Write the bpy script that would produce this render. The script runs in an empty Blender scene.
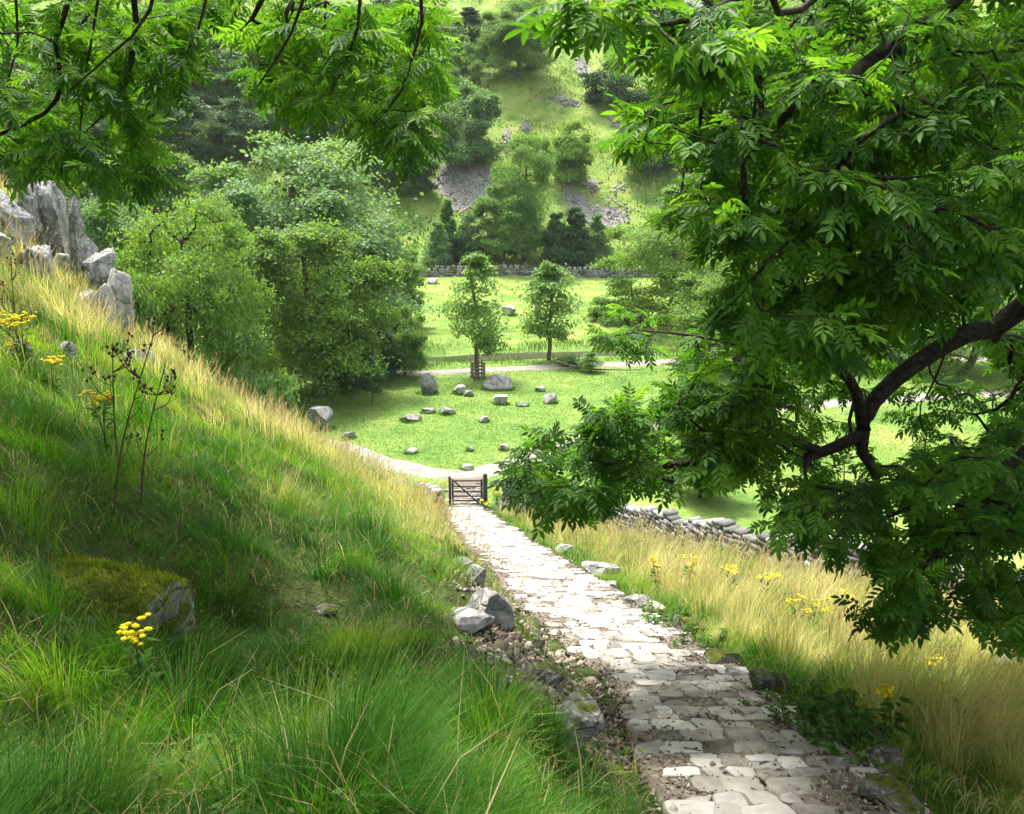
import bpy, math, random
import numpy as np

rng = np.random.default_rng(7)
random.seed(7)
scene = bpy.context.scene
COL = scene.collection

# ------------------------------------------------------------------ camera
W, H = 1024, 814
F = 850.0
PITCH = math.radians(16.0)
CP, SP = math.cos(PITCH), math.sin(PITCH)
cam_d = bpy.data.cameras.new('camera')
cam = bpy.data.objects.new('camera', cam_d)
COL.objects.link(cam)
cam.location = (0, 0, 0)
cam.rotation_euler = (math.radians(90) - PITCH, 0, 0)
cam_d.sensor_width = 36.0
cam_d.lens = F / W * 36.0
cam_d.clip_start = 0.05
cam_d.clip_end = 3000
scene.camera = cam


def ray(px, py):
    u = (px - 512.0) / F
    v = (py - 407.0) / F
    return np.array([u, CP - v * SP, -SP - v * CP])


def U(px, py, t):
    return ray(px, py) * t


def project(P):
    P = np.atleast_2d(P)
    dep = P[:, 1] * CP - P[:, 2] * SP
    up = P[:, 1] * SP + P[:, 2] * CP
    d = np.where(np.abs(dep) < 1e-4, 1e-4, dep)
    return 512 + F * P[:, 0] / d, 407 - F * up / d, dep


# ------------------------------------------------------------------ noise
def _hash(ix, iy, seed):
    n = (ix * 374761393 + iy * 668265263 + seed * 1442695041) & 0xFFFFFFFF
    n = ((n ^ (n >> 13)) * 1274126177) & 0xFFFFFFFF
    n = n ^ (n >> 16)
    return (n & 0xFFFF) / 65535.0


def vnoise(x, y, seed=0):
    x = np.asarray(x, float); y = np.asarray(y, float)
    ix = np.floor(x).astype(np.int64); iy = np.floor(y).astype(np.int64)
    fx = x - ix; fy = y - iy
    fx = fx * fx * (3 - 2 * fx); fy = fy * fy * (3 - 2 * fy)
    a = _hash(ix, iy, seed); b = _hash(ix + 1, iy, seed)
    c = _hash(ix, iy + 1, seed); d = _hash(ix + 1, iy + 1, seed)
    return (a * (1 - fx) + b * fx) * (1 - fy) + (c * (1 - fx) + d * fx) * fy


def fbm(x, y, seed=0, o=4):
    s = 0; a = 0.5
    for k in range(o):
        s = s + a * vnoise(np.asarray(x) * 2 ** k, np.asarray(y) * 2 ** k, seed + k * 17)
        a *= 0.5
    return s


def sstep(a, b, x):
    t = np.clip((np.asarray(x, float) - a) / (b - a), 0, 1)
    return t * t * (3 - 2 * t)


def softplus(x, k=1.0):
    return k * np.logaddexp(0.0, np.asarray(x, float) / k)


def smax(a, b, k):
    return b + softplus(a - b, k)


# ------------------------------------------------------------------ terrain
PY_ = np.array([-8, 0, 3.9, 6.1, 7.7, 9.6, 13.5, 17.9, 24, 31.4, 36, 60])
PX_ = np.array([1.36, 1.41, 1.48, 1.47, 1.22, 0.9, 0.42, -0.3, -1.05, -1.8, -2.0, -2.0])
HWL = np.array([0.70, 0.70, 0.66, 0.60, 0.68, 0.70, 0.75, 0.78, 0.8, 0.72, 0.8, 0.8])


def xpath(y):
    y = np.asarray(y, float)
    return (np.interp(y - 0.8, PY_, PX_) + np.interp(y, PY_, PX_) * 2 + np.interp(y + 0.8, PY_, PX_)) / 4


def wall_y(x):
    return np.interp(x, [-1.2, 0.3, 4.0, 6.7, 9.0, 12.0, 18, 40], [32.2, 32.2, 30, 22.8, 19.3, 18.2, 17.2, 15])


def crest_y(x):
    return np.interp(x, [-60, -30, -20, -13, -9, -6, -4, -2.2], [8, 13, 17, 20.5, 23.5, 26.5, 29.5, 33.0])


FLOOR = -13.6


def hgt(x, y):
    x = np.asarray(x, float); y = np.asarray(y, float)
    s = x - xpath(y)
    zp = -1.95 - 0.36 * y
    sl = np.maximum(-s - 0.85, 0)
    sr = np.maximum(s - 0.85, 0)
    near = 1 - sstep(20, 31, y)
    bank = 0.30 * sstep(0.0, 0.55, sl) * near
    left = 0.58 * np.minimum(sl, 60) * sstep(0.0, 1.2, sl + 0.25) + 0.085 * np.minimum(np.maximum(sl - 5, 0), 9) ** 2 + 0.5 * np.maximum(sl - 14, 0)
    left = left - 0.85 * (1 - sstep(2.0, 10.0, y)) * sstep(0.5, 2.2, sl)
    crest = 1.25 * softplus(y - crest_y(x), 0.7) * sstep(0.2, 2.5, sl)
    right = -0.16 * sstep(0.05, 0.7, sr) - 0.15 * sr
    hill = zp + bank + left - crest + right
    hum = (fbm(x * 0.55, y * 0.55, 3) - 0.47) * 0.7 + (fbm(x * 1.7, y * 1.7, 9, 3) - 0.44) * 0.48
    hill = hill + hum * sstep(0.0, 0.9, sl + sr)
    hill = hill - 0.35 * np.exp(-(((x + 1.75) / 0.45) ** 2 + ((y - 4.75) / 0.33) ** 2))      # dark hollow in the bank
    fl = FLOOR + (fbm(x * 0.06, y * 0.06, 21) - 0.47) * 0.8 * sstep(38, 60, y) + 0.4 * sstep(66, 100, y)
    fl = fl - 0.55 * np.exp(-((y - stream_y(x)) / 1.3) ** 2)
    base = y - (103.5 + 5 * (vnoise(x * 0.02, 0 * x, 5) - 0.5))
    rise = 0.60 * softplus(base, 1.6) + (fbm(x * 0.035, y * 0.035, 31) - 0.47) * 7 * sstep(4, 40, base) \
        + (fbm(x * 0.16, y * 0.16, 37) - 0.47) * 2.2 * sstep(1, 18, base)
    rise = np.where(rise > 130, 130 + 15 * np.tanh((rise - 130) / 40), rise)
    return smax(hill, fl, 0.25) + rise


def stream_y(x):
    return 62.6 + 0.05 * np.asarray(x, float) + 0.9 * np.sin(np.asarray(x, float) * 0.13)


def H1(x, y):
    return float(hgt(np.array([x]), np.array([y]))[0])


_T = np.geomspace(0.6, 420, 2400)


def hit(px, py):
    r = ray(px, py)
    f = _T * r[2] - hgt(_T * r[0], _T * r[1])
    k = np.where(f < 0)[0]
    if len(k) == 0:
        return None
    i = k[0]
    a, b = (_T[i - 1] if i else 0.3), _T[i]
    for _ in range(18):
        m = 0.5 * (a + b)
        if m * r[2] - H1(m * r[0], m * r[1]) < 0:
            b = m
        else:
            a = m
    return r * b


# ------------------------------------------------------------------ mesh helpers
def link(name, me, mat=None, parent=None):
    o = bpy.data.objects.new(name, me)
    COL.objects.link(o)
    if mat is not None:
        for m in (mat if isinstance(mat, (list, tuple)) else [mat]):
            me.materials.append(m)
    if parent is not None:
        o.parent = parent
    return o


def raw_mesh(name, V, Fc, attrs=None, smooth=False, matidx=None):
    """V (n,3); Fc (m,k) integer array or list of such arrays"""
    if not isinstance(Fc, list):
        Fc = [Fc]
    Fc = [f for f in Fc if len(f)]
    me = bpy.data.meshes.new(name)
    me.vertices.add(len(V))
    me.vertices.foreach_set('co', np.ascontiguousarray(V, dtype=np.float32).ravel())
    nl = sum(f.size for f in Fc); nf = sum(len(f) for f in Fc)
    me.loops.add(nl)
    me.polygons.add(nf)
    me.loops.foreach_set('vertex_index', np.concatenate([f.ravel() for f in Fc]).astype(np.int32))
    tot = np.concatenate([np.full(len(f), f.shape[1]) for f in Fc])
    st = np.concatenate([[0], np.cumsum(tot)[:-1]]).astype(np.int32)
    me.polygons.foreach_set('loop_start', st)
    try:
        me.polygons.foreach_set('loop_total', tot.astype(np.int32))
    except Exception:
        pass
    if smooth:
        me.polygons.foreach_set('use_smooth', np.ones(nf, dtype=bool))
    if matidx is not None:
        me.polygons.foreach_set('material_index', np.asarray(matidx, dtype=np.int32))
    if attrs:
        for k, a in attrs.items():
            at = me.attributes.new(k, 'FLOAT', 'POINT')
            at.data.foreach_set('value', np.ascontiguousarray(a, dtype=np.float32))
    me.update(calc_edges=True)
    me.validate()
    return me


class MB:
    """collects pieces into one mesh"""
    def __init__(self):
        self.V = []; self.F = {}; self.n = 0; self.A = []

    def add(self, V, Fs, a=0.0):
        V = np.asarray(V, float)
        for f in (Fs if isinstance(Fs, list) else [Fs]):
            f = np.asarray(f, dtype=np.int64)
            if len(f):
                self.F.setdefault(f.shape[1], []).append(f + self.n)
        self.V.append(V)
        self.A.append(np.full(len(V), a) if np.isscalar(a) else np.asarray(a, float))
        self.n += len(V)
        return self

    def mesh(self, name, smooth=False):
        V = np.concatenate(self.V)
        return raw_mesh(name, V, [np.concatenate(f) for f in self.F.values()], {'tint': np.concatenate(self.A)}, smooth)

    def build(self, name, mat, parent=None, smooth=False):
        return link(name, self.mesh(name, smooth), mat, parent)


def tag(o, label=None, cat=None, group=None, kind=None):
    if label: o['label'] = label
    if cat: o['category'] = cat
    if group: o['group'] = group
    if kind: o['kind'] = kind
    return o


def empty(name, loc, label, cat, group=None, rz=0.0, sc=None):
    o = bpy.data.objects.new(name, None)
    COL.objects.link(o)
    o.location = loc
    o.rotation_euler = (0, 0, rz)
    o.empty_display_size = 0.2
    if sc is not None:
        o.scale = sc
    return tag(o, label, cat, group)


BOXF = np.array([[0, 3, 2, 1], [4, 5, 6, 7], [0, 1, 5, 4], [1, 2, 6, 5], [2, 3, 7, 6], [3, 0, 4, 7]])


def box(cx, cy, cz, sx, sy, sz, jit=0.0, rot=None):
    V = np.array([[-1, -1, -1], [1, -1, -1], [1, 1, -1], [-1, 1, -1], [-1, -1, 1], [1, -1, 1], [1, 1, 1], [-1, 1, 1]], float) * 0.5
    if jit:
        V = V * (1 + rng.uniform(-jit, jit, V.shape))
    V = V * np.array([sx, sy, sz])
    if rot is not None:
        V = V @ rot.T
    return V + np.array([cx, cy, cz]), BOXF


def rotz(a):
    c, s = math.cos(a), math.sin(a)
    return np.array([[c, -s, 0], [s, c, 0], [0, 0, 1]])


def rot_rand(amt):
    a, b, c = rng.uniform(-amt, amt, 3)
    ca, sa, cb, sb = math.cos(a), math.sin(a), math.cos(b), math.sin(b)
    return np.array([[1, 0, 0], [0, ca, -sa], [0, sa, ca]]) @ np.array([[cb, 0, sb], [0, 1, 0], [-sb, 0, cb]]) @ rotz(c)


def norm(v):
    v = np.asarray(v, float)
    return v / np.maximum(np.linalg.norm(v, axis=-1, keepdims=True), 1e-9)


def tube(P, R, n=6, cap=True):
    P = np.asarray(P, float); R = np.asarray(R, float)
    T = norm(np.gradient(P, axis=0))
    ref = np.array([0.31, 0.17, 0.93]) if abs(T[0] @ np.array([0.31, 0.17, 0.93])) < 0.9 else np.array([0.9, -0.3, 0.1])
    A = norm(np.cross(T, ref)); B = np.cross(T, A)
    an = np.linspace(0, 2 * np.pi, n, endpoint=False)
    V = (P[:, None] + R[:, None, None] * (np.cos(an)[None, :, None] * A[:, None] + np.sin(an)[None, :, None] * B[:, None])).reshape(-1, 3)
    m = len(P)
    i = np.arange(m - 1)[:, None] * n; j = np.arange(n)[None]
    k = (j + 1) % n
    Fq = np.stack([i + j, i + k, i + n + k, i + n + j], -1).reshape(-1, 4)
    if cap:
        V = np.concatenate([V, P[-1:] + T[-1:] * R[-1] * 0.4])
        c = len(V) - 1
        b = (m - 1) * n
        Ft = np.stack([b + np.arange(n), b + (np.arange(n) + 1) % n, np.full(n, c)], -1)
        return V, [Fq, Ft]
    return V, [Fq]


def catmull(P, step):
    P = np.asarray(P, float)
    Q = np.concatenate([2 * P[:1] - P[1:2], P, 2 * P[-1:] - P[-2:-1]])
    out = []
    for i in range(len(P) - 1):
        p0, p1, p2, p3 = Q[i:i + 4]
        n = max(1, int(math.ceil(np.linalg.norm(p2[:3] - p1[:3]) / step)))
        for k in range(n):
            t = k / n
            out.append(0.5 * ((2 * p1) + (-p0 + p2) * t + (2 * p0 - 5 * p1 + 4 * p2 - p3) * t * t + (-p0 + 3 * p1 - 3 * p2 + p3) * t ** 3))
    out.append(P[-1])
    return np.array(out)


def ico(sub):
    t = (1 + 5 ** 0.5) / 2
    V = [(-1, t, 0), (1, t, 0), (-1, -t, 0), (1, -t, 0), (0, -1, t), (0, 1, t), (0, -1, -t), (0, 1, -t), (t, 0, -1), (t, 0, 1), (-t, 0, -1), (-t, 0, 1)]
    Fc = [(0, 11, 5), (0, 5, 1), (0, 1, 7), (0, 7, 10), (0, 10, 11), (1, 5, 9), (5, 11, 4), (11, 10, 2), (10, 7, 6), (7, 1, 8),
          (3, 9, 4), (3, 4, 2), (3, 2, 6), (3, 6, 8), (3, 8, 9), (4, 9, 5), (2, 4, 11), (6, 2, 10), (8, 6, 7), (9, 8, 1)]
    V = [np.array(v) / np.linalg.norm(v) for v in V]
    for _ in range(sub):
        c = {}; nf = []

        def mid(a, b):
            k = (min(a, b), max(a, b))
            if k not in c:
                m = V[a] + V[b]
                V.append(m / np.linalg.norm(m)); c[k] = len(V) - 1
            return c[k]
        for a, b, d in Fc:
            x, y, z = mid(a, b), mid(b, d), mid(d, a)
            nf += [(a, x, z), (b, y, x), (d, z, y), (x, y, z)]
        Fc = nf
    return np.array(V), np.array(Fc)


ICO = {k: ico(k) for k in (0, 1, 2, 3, 4)}

# ------------------------------------------------------------------ materials
def new_mat(name):
    m = bpy.data.materials.new(name)
    m.use_nodes = True
    nt = m.node_tree
    nt.nodes.clear()
    out = nt.nodes.new('ShaderNodeOutputMaterial')
    return m, nt, out


def N(nt, t, **kw):
    n = nt.nodes.new(t)
    for k, v in kw.items():
        if k.startswith('i_'):
            n.inputs[k[2:].replace('_', ' ')].default_value = v
        else:
            setattr(n, k, v)
    return n


def ramp(nt, fac, stops):
    r = nt.nodes.new('ShaderNodeValToRGB')
    e = r.color_ramp.elements
    while len(e) < len(stops):
        e.new(0.5)
    for k, (p, c) in enumerate(stops):
        e[k].position = p
        e[k].color = (*c, 1) if len(c) == 3 else c
    nt.links.new(fac, r.inputs[0])
    return r.outputs[0]


def mixc(nt, fac, a, b, mode='MIX'):
    m = nt.nodes.new('ShaderNodeMix')
    m.data_type = 'RGBA'; m.blend_type = mode
    for s, v in ((m.inputs[0], fac), (m.inputs[6], a), (m.inputs[7], b)):
        if isinstance(v, (int, float)):
            s.default_value = v
        elif isinstance(v, tuple):
            s.default_value = (*v, 1) if len(v) == 3 else v
        else:
            nt.links.new(v, s)
    return m.outputs[2]


def math_(nt, op, a, b=None, clamp=False):
    m = nt.nodes.new('ShaderNodeMath')
    m.operation = op; m.use_clamp = clamp
    for i, v in enumerate((a, b)):
        if v is None: continue
        if isinstance(v, (int, float)):
            m.inputs[i].default_value = v
        else:
            nt.links.new(v, m.inputs[i])
    return m.outputs[0]


def noise(nt, scale, detail=4, rough=0.55, vec=None):
    n = nt.nodes.new('ShaderNodeTexNoise')
    n.inputs['Scale'].default_value = scale
    n.inputs['Detail'].default_value = detail
    n.inputs['Roughness'].default_value = rough
    if vec is None:
        g = nt.nodes.new('ShaderNodeNewGeometry')
        vec = g.outputs['Position']
    nt.links.new(vec, n.inputs['Vector'])
    return n.outputs['Fac']


def attr(nt, name):
    a = nt.nodes.new('ShaderNodeAttribute')
    a.attribute_name = name
    return a.outputs['Fac']


def bump(nt, h, strength, dist):
    b = nt.nodes.new('ShaderNodeBump')
    b.inputs['Strength'].default_value = strength
    b.inputs['Distance'].default_value = dist
    nt.links.new(h, b.inputs['Height'])
    return b.outputs[0]


def leaf_mat(name, c0, c1, c2, trans, tmul=1.5, rough=0.5, spec=0.3, per_object=True, tcol=(1.25, 1.15, 0.35)):
    """c0..c2: leaf colours from the darkest to the palest leaf"""
    m, nt, out = new_mat(name)
    t = attr(nt, 'tint')
    if per_object:
        oi = nt.nodes.new('ShaderNodeObjectInfo')
        t = math_(nt, 'ADD', math_(nt, 'MULTIPLY', t, 0.7), math_(nt, 'MULTIPLY', oi.outputs['Random'], 0.3))
    col = ramp(nt, t, [(0.0, c0), (0.55, c1), (1.0, c2)])
    p = N(nt, 'ShaderNodeBsdfPrincipled')
    p.inputs['Roughness'].default_value = rough
    p.inputs['Specular IOR Level'].default_value = spec
    nt.links.new(col, p.inputs['Base Color'])
    tr = N(nt, 'ShaderNodeBsdfTranslucent')
    tc = mixc(nt, 1.0, col, tuple(c * tmul for c in tcol), 'MULTIPLY')
    nt.links.new(tc, tr.inputs['Color'])
    mx = N(nt, 'ShaderNodeMixShader')
    mx.inputs[0].default_value = trans
    nt.links.new(p.outputs[0], mx.inputs[1]); nt.links.new(tr.outputs[0], mx.inputs[2])
    nt.links.new(mx.outputs[0], out.inputs[0])
    return m


def simple_mat(name, stops, scale, rough=0.85, bstr=0.5, bdist=0.02, spec=0.2, use_tint=False, detail=6):
    m, nt, out = new_mat(name)
    f = noise(nt, scale, detail, 0.62)
    if use_tint == 2:
        f = math_(nt, 'ADD', math_(nt, 'MULTIPLY', f, 0.62), math_(nt, 'MULTIPLY', noise(nt, scale * 0.28, 4, 0.6), 0.38))
    if use_tint:
        f2 = math_(nt, 'ADD', math_(nt, 'MULTIPLY', f, 0.5), math_(nt, 'MULTIPLY', attr(nt, 'tint'), 0.5))
    else:
        f2 = f
    p = N(nt, 'ShaderNodeBsdfPrincipled')
    p.inputs['Roughness'].default_value = rough
    p.inputs['Specular IOR Level'].default_value = spec
    nt.links.new(ramp(nt, f2, stops), p.inputs['Base Color'])
    nt.links.new(bump(nt, f, bstr, bdist), p.inputs['Normal'])
    nt.links.new(p.outputs[0], out.inputs[0])
    return m


def rock_mat(name, moss=0.0, dark=(0.10, 0.10, 0.10), mid=(0.27, 0.265, 0.255), pale=(0.50, 0.49, 0.47), scale=3.0):
    m, nt, out = new_mat(name)
    g = nt.nodes.new('ShaderNodeNewGeometry')
    tc = nt.nodes.new('ShaderNodeTexCoord')
    ob = tc.outputs['Object']
    n1 = noise(nt, scale, 8, 0.66, ob)
    n2 = noise(nt, scale * 5, 5, 0.6, ob)
    col = ramp(nt, n1, [(0.30, dark), (0.47, mid), (0.68, pale)])
    col = mixc(nt, math_(nt, 'MULTIPLY', ramp(nt, n2, [(0.52, (0, 0, 0)), (0.66, (1, 1, 1))]), 0.55), col, (0.55, 0.55, 0.50))
    w = nt.nodes.new('ShaderNodeTexVoronoi'); w.feature = 'DISTANCE_TO_EDGE'
    w.inputs['Scale'].default_value = scale * 0.9
    nt.links.new(ob, w.inputs['Vector'])
    crack = ramp(nt, w.outputs['Distance'], [(0.0, (1, 1, 1)), (0.035, (0, 0, 0))])
    col = mixc(nt, math_(nt, 'MULTIPLY', crack, 0.12), col, (0.05, 0.048, 0.042))
    if moss > 0:
        sx = nt.nodes.new('ShaderNodeSeparateXYZ')
        nt.links.new(g.outputs['Normal'], sx.inputs[0])
        n3 = noise(nt, scale * 1.3, 5, 0.6, ob)
        f = math_(nt, 'ADD', sx.outputs['Z'], math_(nt, 'MULTIPLY', math_(nt, 'SUBTRACT', n3, 0.5), 2.4))
        f = ramp(nt, f, [(max(0.01, 0.95 - moss), (0, 0, 0)), (min(0.99, 1.12 - moss), (1, 1, 1))])
        mc = ramp(nt, n2, [(0.3, (0.03, 0.035, 0.006)), (0.6, (0.085, 0.10, 0.014)), (0.8, (0.15, 0.16, 0.025))])
        col = mixc(nt, f, col, mc)
    p = N(nt, 'ShaderNodeBsdfPrincipled')
    p.inputs['Roughness'].default_value = 0.9
    p.inputs['Specular IOR Level'].default_value = 0.15
    nt.links.new(col, p.inputs['Base Color'])
    hsum = math_(nt, 'SUBTRACT', math_(nt, 'ADD', n1, math_(nt, 'MULTIPLY', n2, 0.4)), math_(nt, 'MULTIPLY', crack, 0.4))
    nt.links.new(bump(nt, hsum, 0.8, 0.06), p.inputs['Normal'])
    nt.links.new(p.outputs[0], out.inputs[0])
    return m


M = {}
M['limestone'] = rock_mat('limestone', 0.0, (0.07, 0.07, 0.068), (0.20, 0.197, 0.19), (0.40, 0.395, 0.38))
M['limestone_pale'] = rock_mat('limestone_pale', 0.0, (0.13, 0.127, 0.12), (0.30, 0.293, 0.28), (0.50, 0.49, 0.47))
M['mossy'] = rock_mat('mossy_stone', 0.50)
M['very_mossy'] = rock_mat('very_mossy_stone', 0.80, dark=(0.05, 0.045, 0.035), mid=(0.16, 0.15, 0.13), pale=(0.30, 0.29, 0.27), scale=4.0)
M['dark_rock'] = rock_mat('dark_stone', 0.12, (0.035, 0.033, 0.03), (0.11, 0.105, 0.095), (0.24, 0.23, 0.21), 5.0)
M['wallstone'] = simple_mat('wall_stone', [(0.2, (0.06, 0.06, 0.057)), (0.5, (0.17, 0.167, 0.16)), (0.8, (0.34, 0.335, 0.32))], 4.0, use_tint=True)
M['paving'] = simple_mat('paving_stone', [(0.34, (0.09, 0.078, 0.062)), (0.46, (0.215, 0.20, 0.175)), (0.64, (0.37, 0.355, 0.325))], 9.0, rough=0.8, bstr=0.55, bdist=0.02, use_tint=2, detail=9)
M['gravel'] = simple_mat('gravel_stone', [(0.2, (0.045, 0.034, 0.024)), (0.5, (0.135, 0.108, 0.082)), (0.85, (0.42, 0.37, 0.31))], 9.0, use_tint=True)
M['scree'] = simple_mat('scree_stone', [(0.2, (0.10, 0.095, 0.086)), (0.5, (0.22, 0.21, 0.19)), (0.8, (0.38, 0.365, 0.335))], 4.0, use_tint=True)
M['dirt'] = simple_mat('trodden_dirt', [(0.3, (0.06, 0.046, 0.034)), (0.5, (0.12, 0.098, 0.076)), (0.7, (0.23, 0.20, 0.17))], 16.0, bstr=0.9, bdist=0.02, detail=9)
M['track'] = simple_mat('pale_track_gravel', [(0.3, (0.15, 0.128, 0.105)), (0.5, (0.225, 0.20, 0.172)), (0.7, (0.30, 0.275, 0.245))], 3.0, bstr=0.4, bdist=0.02, detail=9)
M['bark'] = simple_mat('bark', [(0.3, (0.012, 0.010, 0.006)), (0.5, (0.032, 0.026, 0.018)), (0.75, (0.07, 0.06, 0.045))], 22.0, bstr=0.9, bdist=0.02)
M['bark_pale'] = simple_mat('pale_bark', [(0.3, (0.06, 0.05, 0.038)), (0.5, (0.12, 0.10, 0.08)), (0.75, (0.22, 0.20, 0.17))], 5.0)
M['gate_wood'] = simple_mat('weathered_gate_wood', [(0.3, (0.03, 0.028, 0.025)), (0.6, (0.075, 0.068, 0.06)), (0.8, (0.14, 0.13, 0.12))], 12.0)
M['dead_wood'] = simple_mat('bleached_wood', [(0.3, (0.30, 0.23, 0.16)), (0.55, (0.5, 0.42, 0.32)), (0.8, (0.65, 0.58, 0.48))], 3.0)
M['fence_wood'] = simple_mat('fence_post_wood', [(0.3, (0.16, 0.13, 0.10)), (0.7, (0.32, 0.28, 0.23))], 4.0)
M['iron'] = simple_mat('dull_iron', [(0.3, (0.05, 0.05, 0.05)), (0.7, (0.12, 0.11, 0.10))], 20.0, rough=0.5)
M['leaf_near'] = leaf_mat('ash_leaf', (0.024, 0.075, 0.009), (0.052, 0.145, 0.016), (0.12, 0.25, 0.032), 0.50, 2.0, 0.5, 0.22, per_object=False)
M['leaf_tree'] = leaf_mat('tree_leaf', (0.07, 0.155, 0.040), (0.13, 0.25, 0.068), (0.22, 0.35, 0.12), 0.45, 1.3, 0.55, 0.3)
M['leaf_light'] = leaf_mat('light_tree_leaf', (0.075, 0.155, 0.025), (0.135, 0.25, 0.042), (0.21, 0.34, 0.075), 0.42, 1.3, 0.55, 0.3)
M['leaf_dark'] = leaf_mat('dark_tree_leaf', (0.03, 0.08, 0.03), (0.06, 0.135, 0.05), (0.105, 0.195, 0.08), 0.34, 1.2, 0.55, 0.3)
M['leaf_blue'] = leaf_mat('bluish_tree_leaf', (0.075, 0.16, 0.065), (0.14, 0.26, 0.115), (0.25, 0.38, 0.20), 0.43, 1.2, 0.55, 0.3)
M['weed'] = leaf_mat('weed_leaf', (0.03, 0.075, 0.014), (0.055, 0.13, 0.022), (0.10, 0.19, 0.04), 0.35, 1.4, 0.8, 0.08, per_object=False)
M['flower'] = leaf_mat('yellow_flower', (0.50, 0.38, 0.01), (0.70, 0.57, 0.02), (0.80, 0.68, 0.04), 0.25, 1.0, 0.7, 0.1, per_object=False, tcol=(1, 1, 0.8))
M['thistle'] = leaf_mat('dry_thistle', (0.06, 0.035, 0.03), (0.11, 0.07, 0.055), (0.2, 0.15, 0.1), 0.1, 1.0, 0.8, 0.1, per_object=False)
M['stem'] = leaf_mat('plant_stem', (0.05, 0.075, 0.02), (0.09, 0.11, 0.03), (0.15, 0.14, 0.05), 0.1, 1.0, 0.7, 0.1, per_object=False)
M['grass_green'] = leaf_mat('green_grass_blade', (0.028, 0.105, 0.008), (0.070, 0.205, 0.014), (0.22, 0.33, 0.035), 0.40, 1.35, 0.5, 0.3, per_object=False, tcol=(1.15, 1.1, 0.4))
M['grass_gold'] = leaf_mat('golden_grass_blade', (0.20, 0.28, 0.045), (0.45, 0.44, 0.13), (0.70, 0.61, 0.31), 0.42, 1.1, 0.6, 0.2, per_object=False, tcol=(1.1, 1.05, 0.8))
M['grass_dry'] = leaf_mat('dry_grass_blade', (0.20, 0.17, 0.06), (0.38, 0.30, 0.13), (0.55, 0.46, 0.26), 0.3, 1.1, 0.6, 0.2, per_object=False, tcol=(1.1, 1.0, 0.8))
M['turf'] = leaf_mat('pasture_blade', (0.08, 0.165, 0.035), (0.135, 0.24, 0.048), (0.26, 0.32, 0.085), 0.35, 1.2, 0.6, 0.2, per_object=False, tcol=(1.1, 1.1, 0.5))
M['moss'] = leaf_mat('moss_frond', (0.08, 0.11, 0.008), (0.20, 0.25, 0.018), (0.36, 0.40, 0.04), 0.35, 1.1, 0.8, 0.1, per_object=False, tcol=(1, 1, 0.6))

# ground: pasture green, with dry, stony and bare earth patches where they lie
m, nt, out = new_mat('ground_turf')
n1 = noise(nt, 0.35, 7, 0.62); n2 = noise(nt, 3.0, 6, 0.65); n3 = noise(nt, 0.07, 4, 0.5)
green = ramp(nt, math_(nt, 'ADD', math_(nt, 'MULTIPLY', n2, 0.5), math_(nt, 'MULTIPLY', n1, 0.5)), [(0.36, (0.06, 0.125, 0.026)), (0.50, (0.12, 0.215, 0.045)), (0.64, (0.22, 0.28, 0.075))])
yell = ramp(nt, n1, [(0.34, (0.09, 0.18, 0.034)), (0.50, (0.19, 0.265, 0.055)), (0.68, (0.28, 0.31, 0.085))])
c = mixc(nt, math_(nt, 'ADD', attr(nt, 'meadow'), math_(nt, 'MULTIPLY', math_(nt, 'SUBTRACT', n3, 0.5), 0.9), True), green, yell)
soil = ramp(nt, n2, [(0.3, (0.025, 0.038, 0.010)), (0.6, (0.055, 0.075, 0.020)), (0.8, (0.10, 0.105, 0.04))])
c = mixc(nt, attr(nt, 'bank'), c, soil)
scr = ramp(nt, n2, [(0.3, (0.12, 0.113, 0.10)), (0.5, (0.225, 0.213, 0.193)), (0.7, (0.35, 0.335, 0.305))])
sf = math_(nt, 'ADD', attr(nt, 'scree'), math_(nt, 'MULTIPLY', math_(nt, 'SUBTRACT', n1, 0.5), 1.4))
c = mixc(nt, ramp(nt, sf, [(0.42, (0, 0, 0)), (0.58, (1, 1, 1))]), c, scr)
p = N(nt, 'ShaderNodeBsdfPrincipled'); p.inputs['Roughness'].default_value = 0.95; p.inputs['Specular IOR Level'].default_value = 0.1
nt.links.new(c, p.inputs['Base Color'])
nt.links.new(bump(nt, math_(nt, 'ADD', n2, n1), 0.9, 0.25), p.inputs['Normal'])
nt.links.new(p.outputs[0], out.inputs[0])
M['ground'] = m

m, nt, out = new_mat('stream_water')
p = N(nt, 'ShaderNodeBsdfPrincipled'); p.inputs['Base Color'].default_value = (0.06, 0.06, 0.045, 1); p.inputs['Roughness'].default_value = 0.08
nt.links.new(bump(nt, noise(nt, 4.0, 3), 0.3, 0.05), p.inputs['Normal'])
nt.links.new(p.outputs[0], out.inputs[0])
M['water'] = m

# ------------------------------------------------------------------ ground sheet
def axis(lo, hi, a, b, step, g=1.07, cap=14):
    mid = list(np.arange(a, b + 1e-6, step))
    up = [b]; d = step
    while up[-1] < hi:
        d = min(d * g, cap); up.append(up[-1] + d)
    dn = [a]; d = step
    while dn[-1] > lo:
        d = min(d * g, cap); dn.append(dn[-1] - d)
    return np.array(dn[:0:-1] + mid + up[1:])


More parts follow.
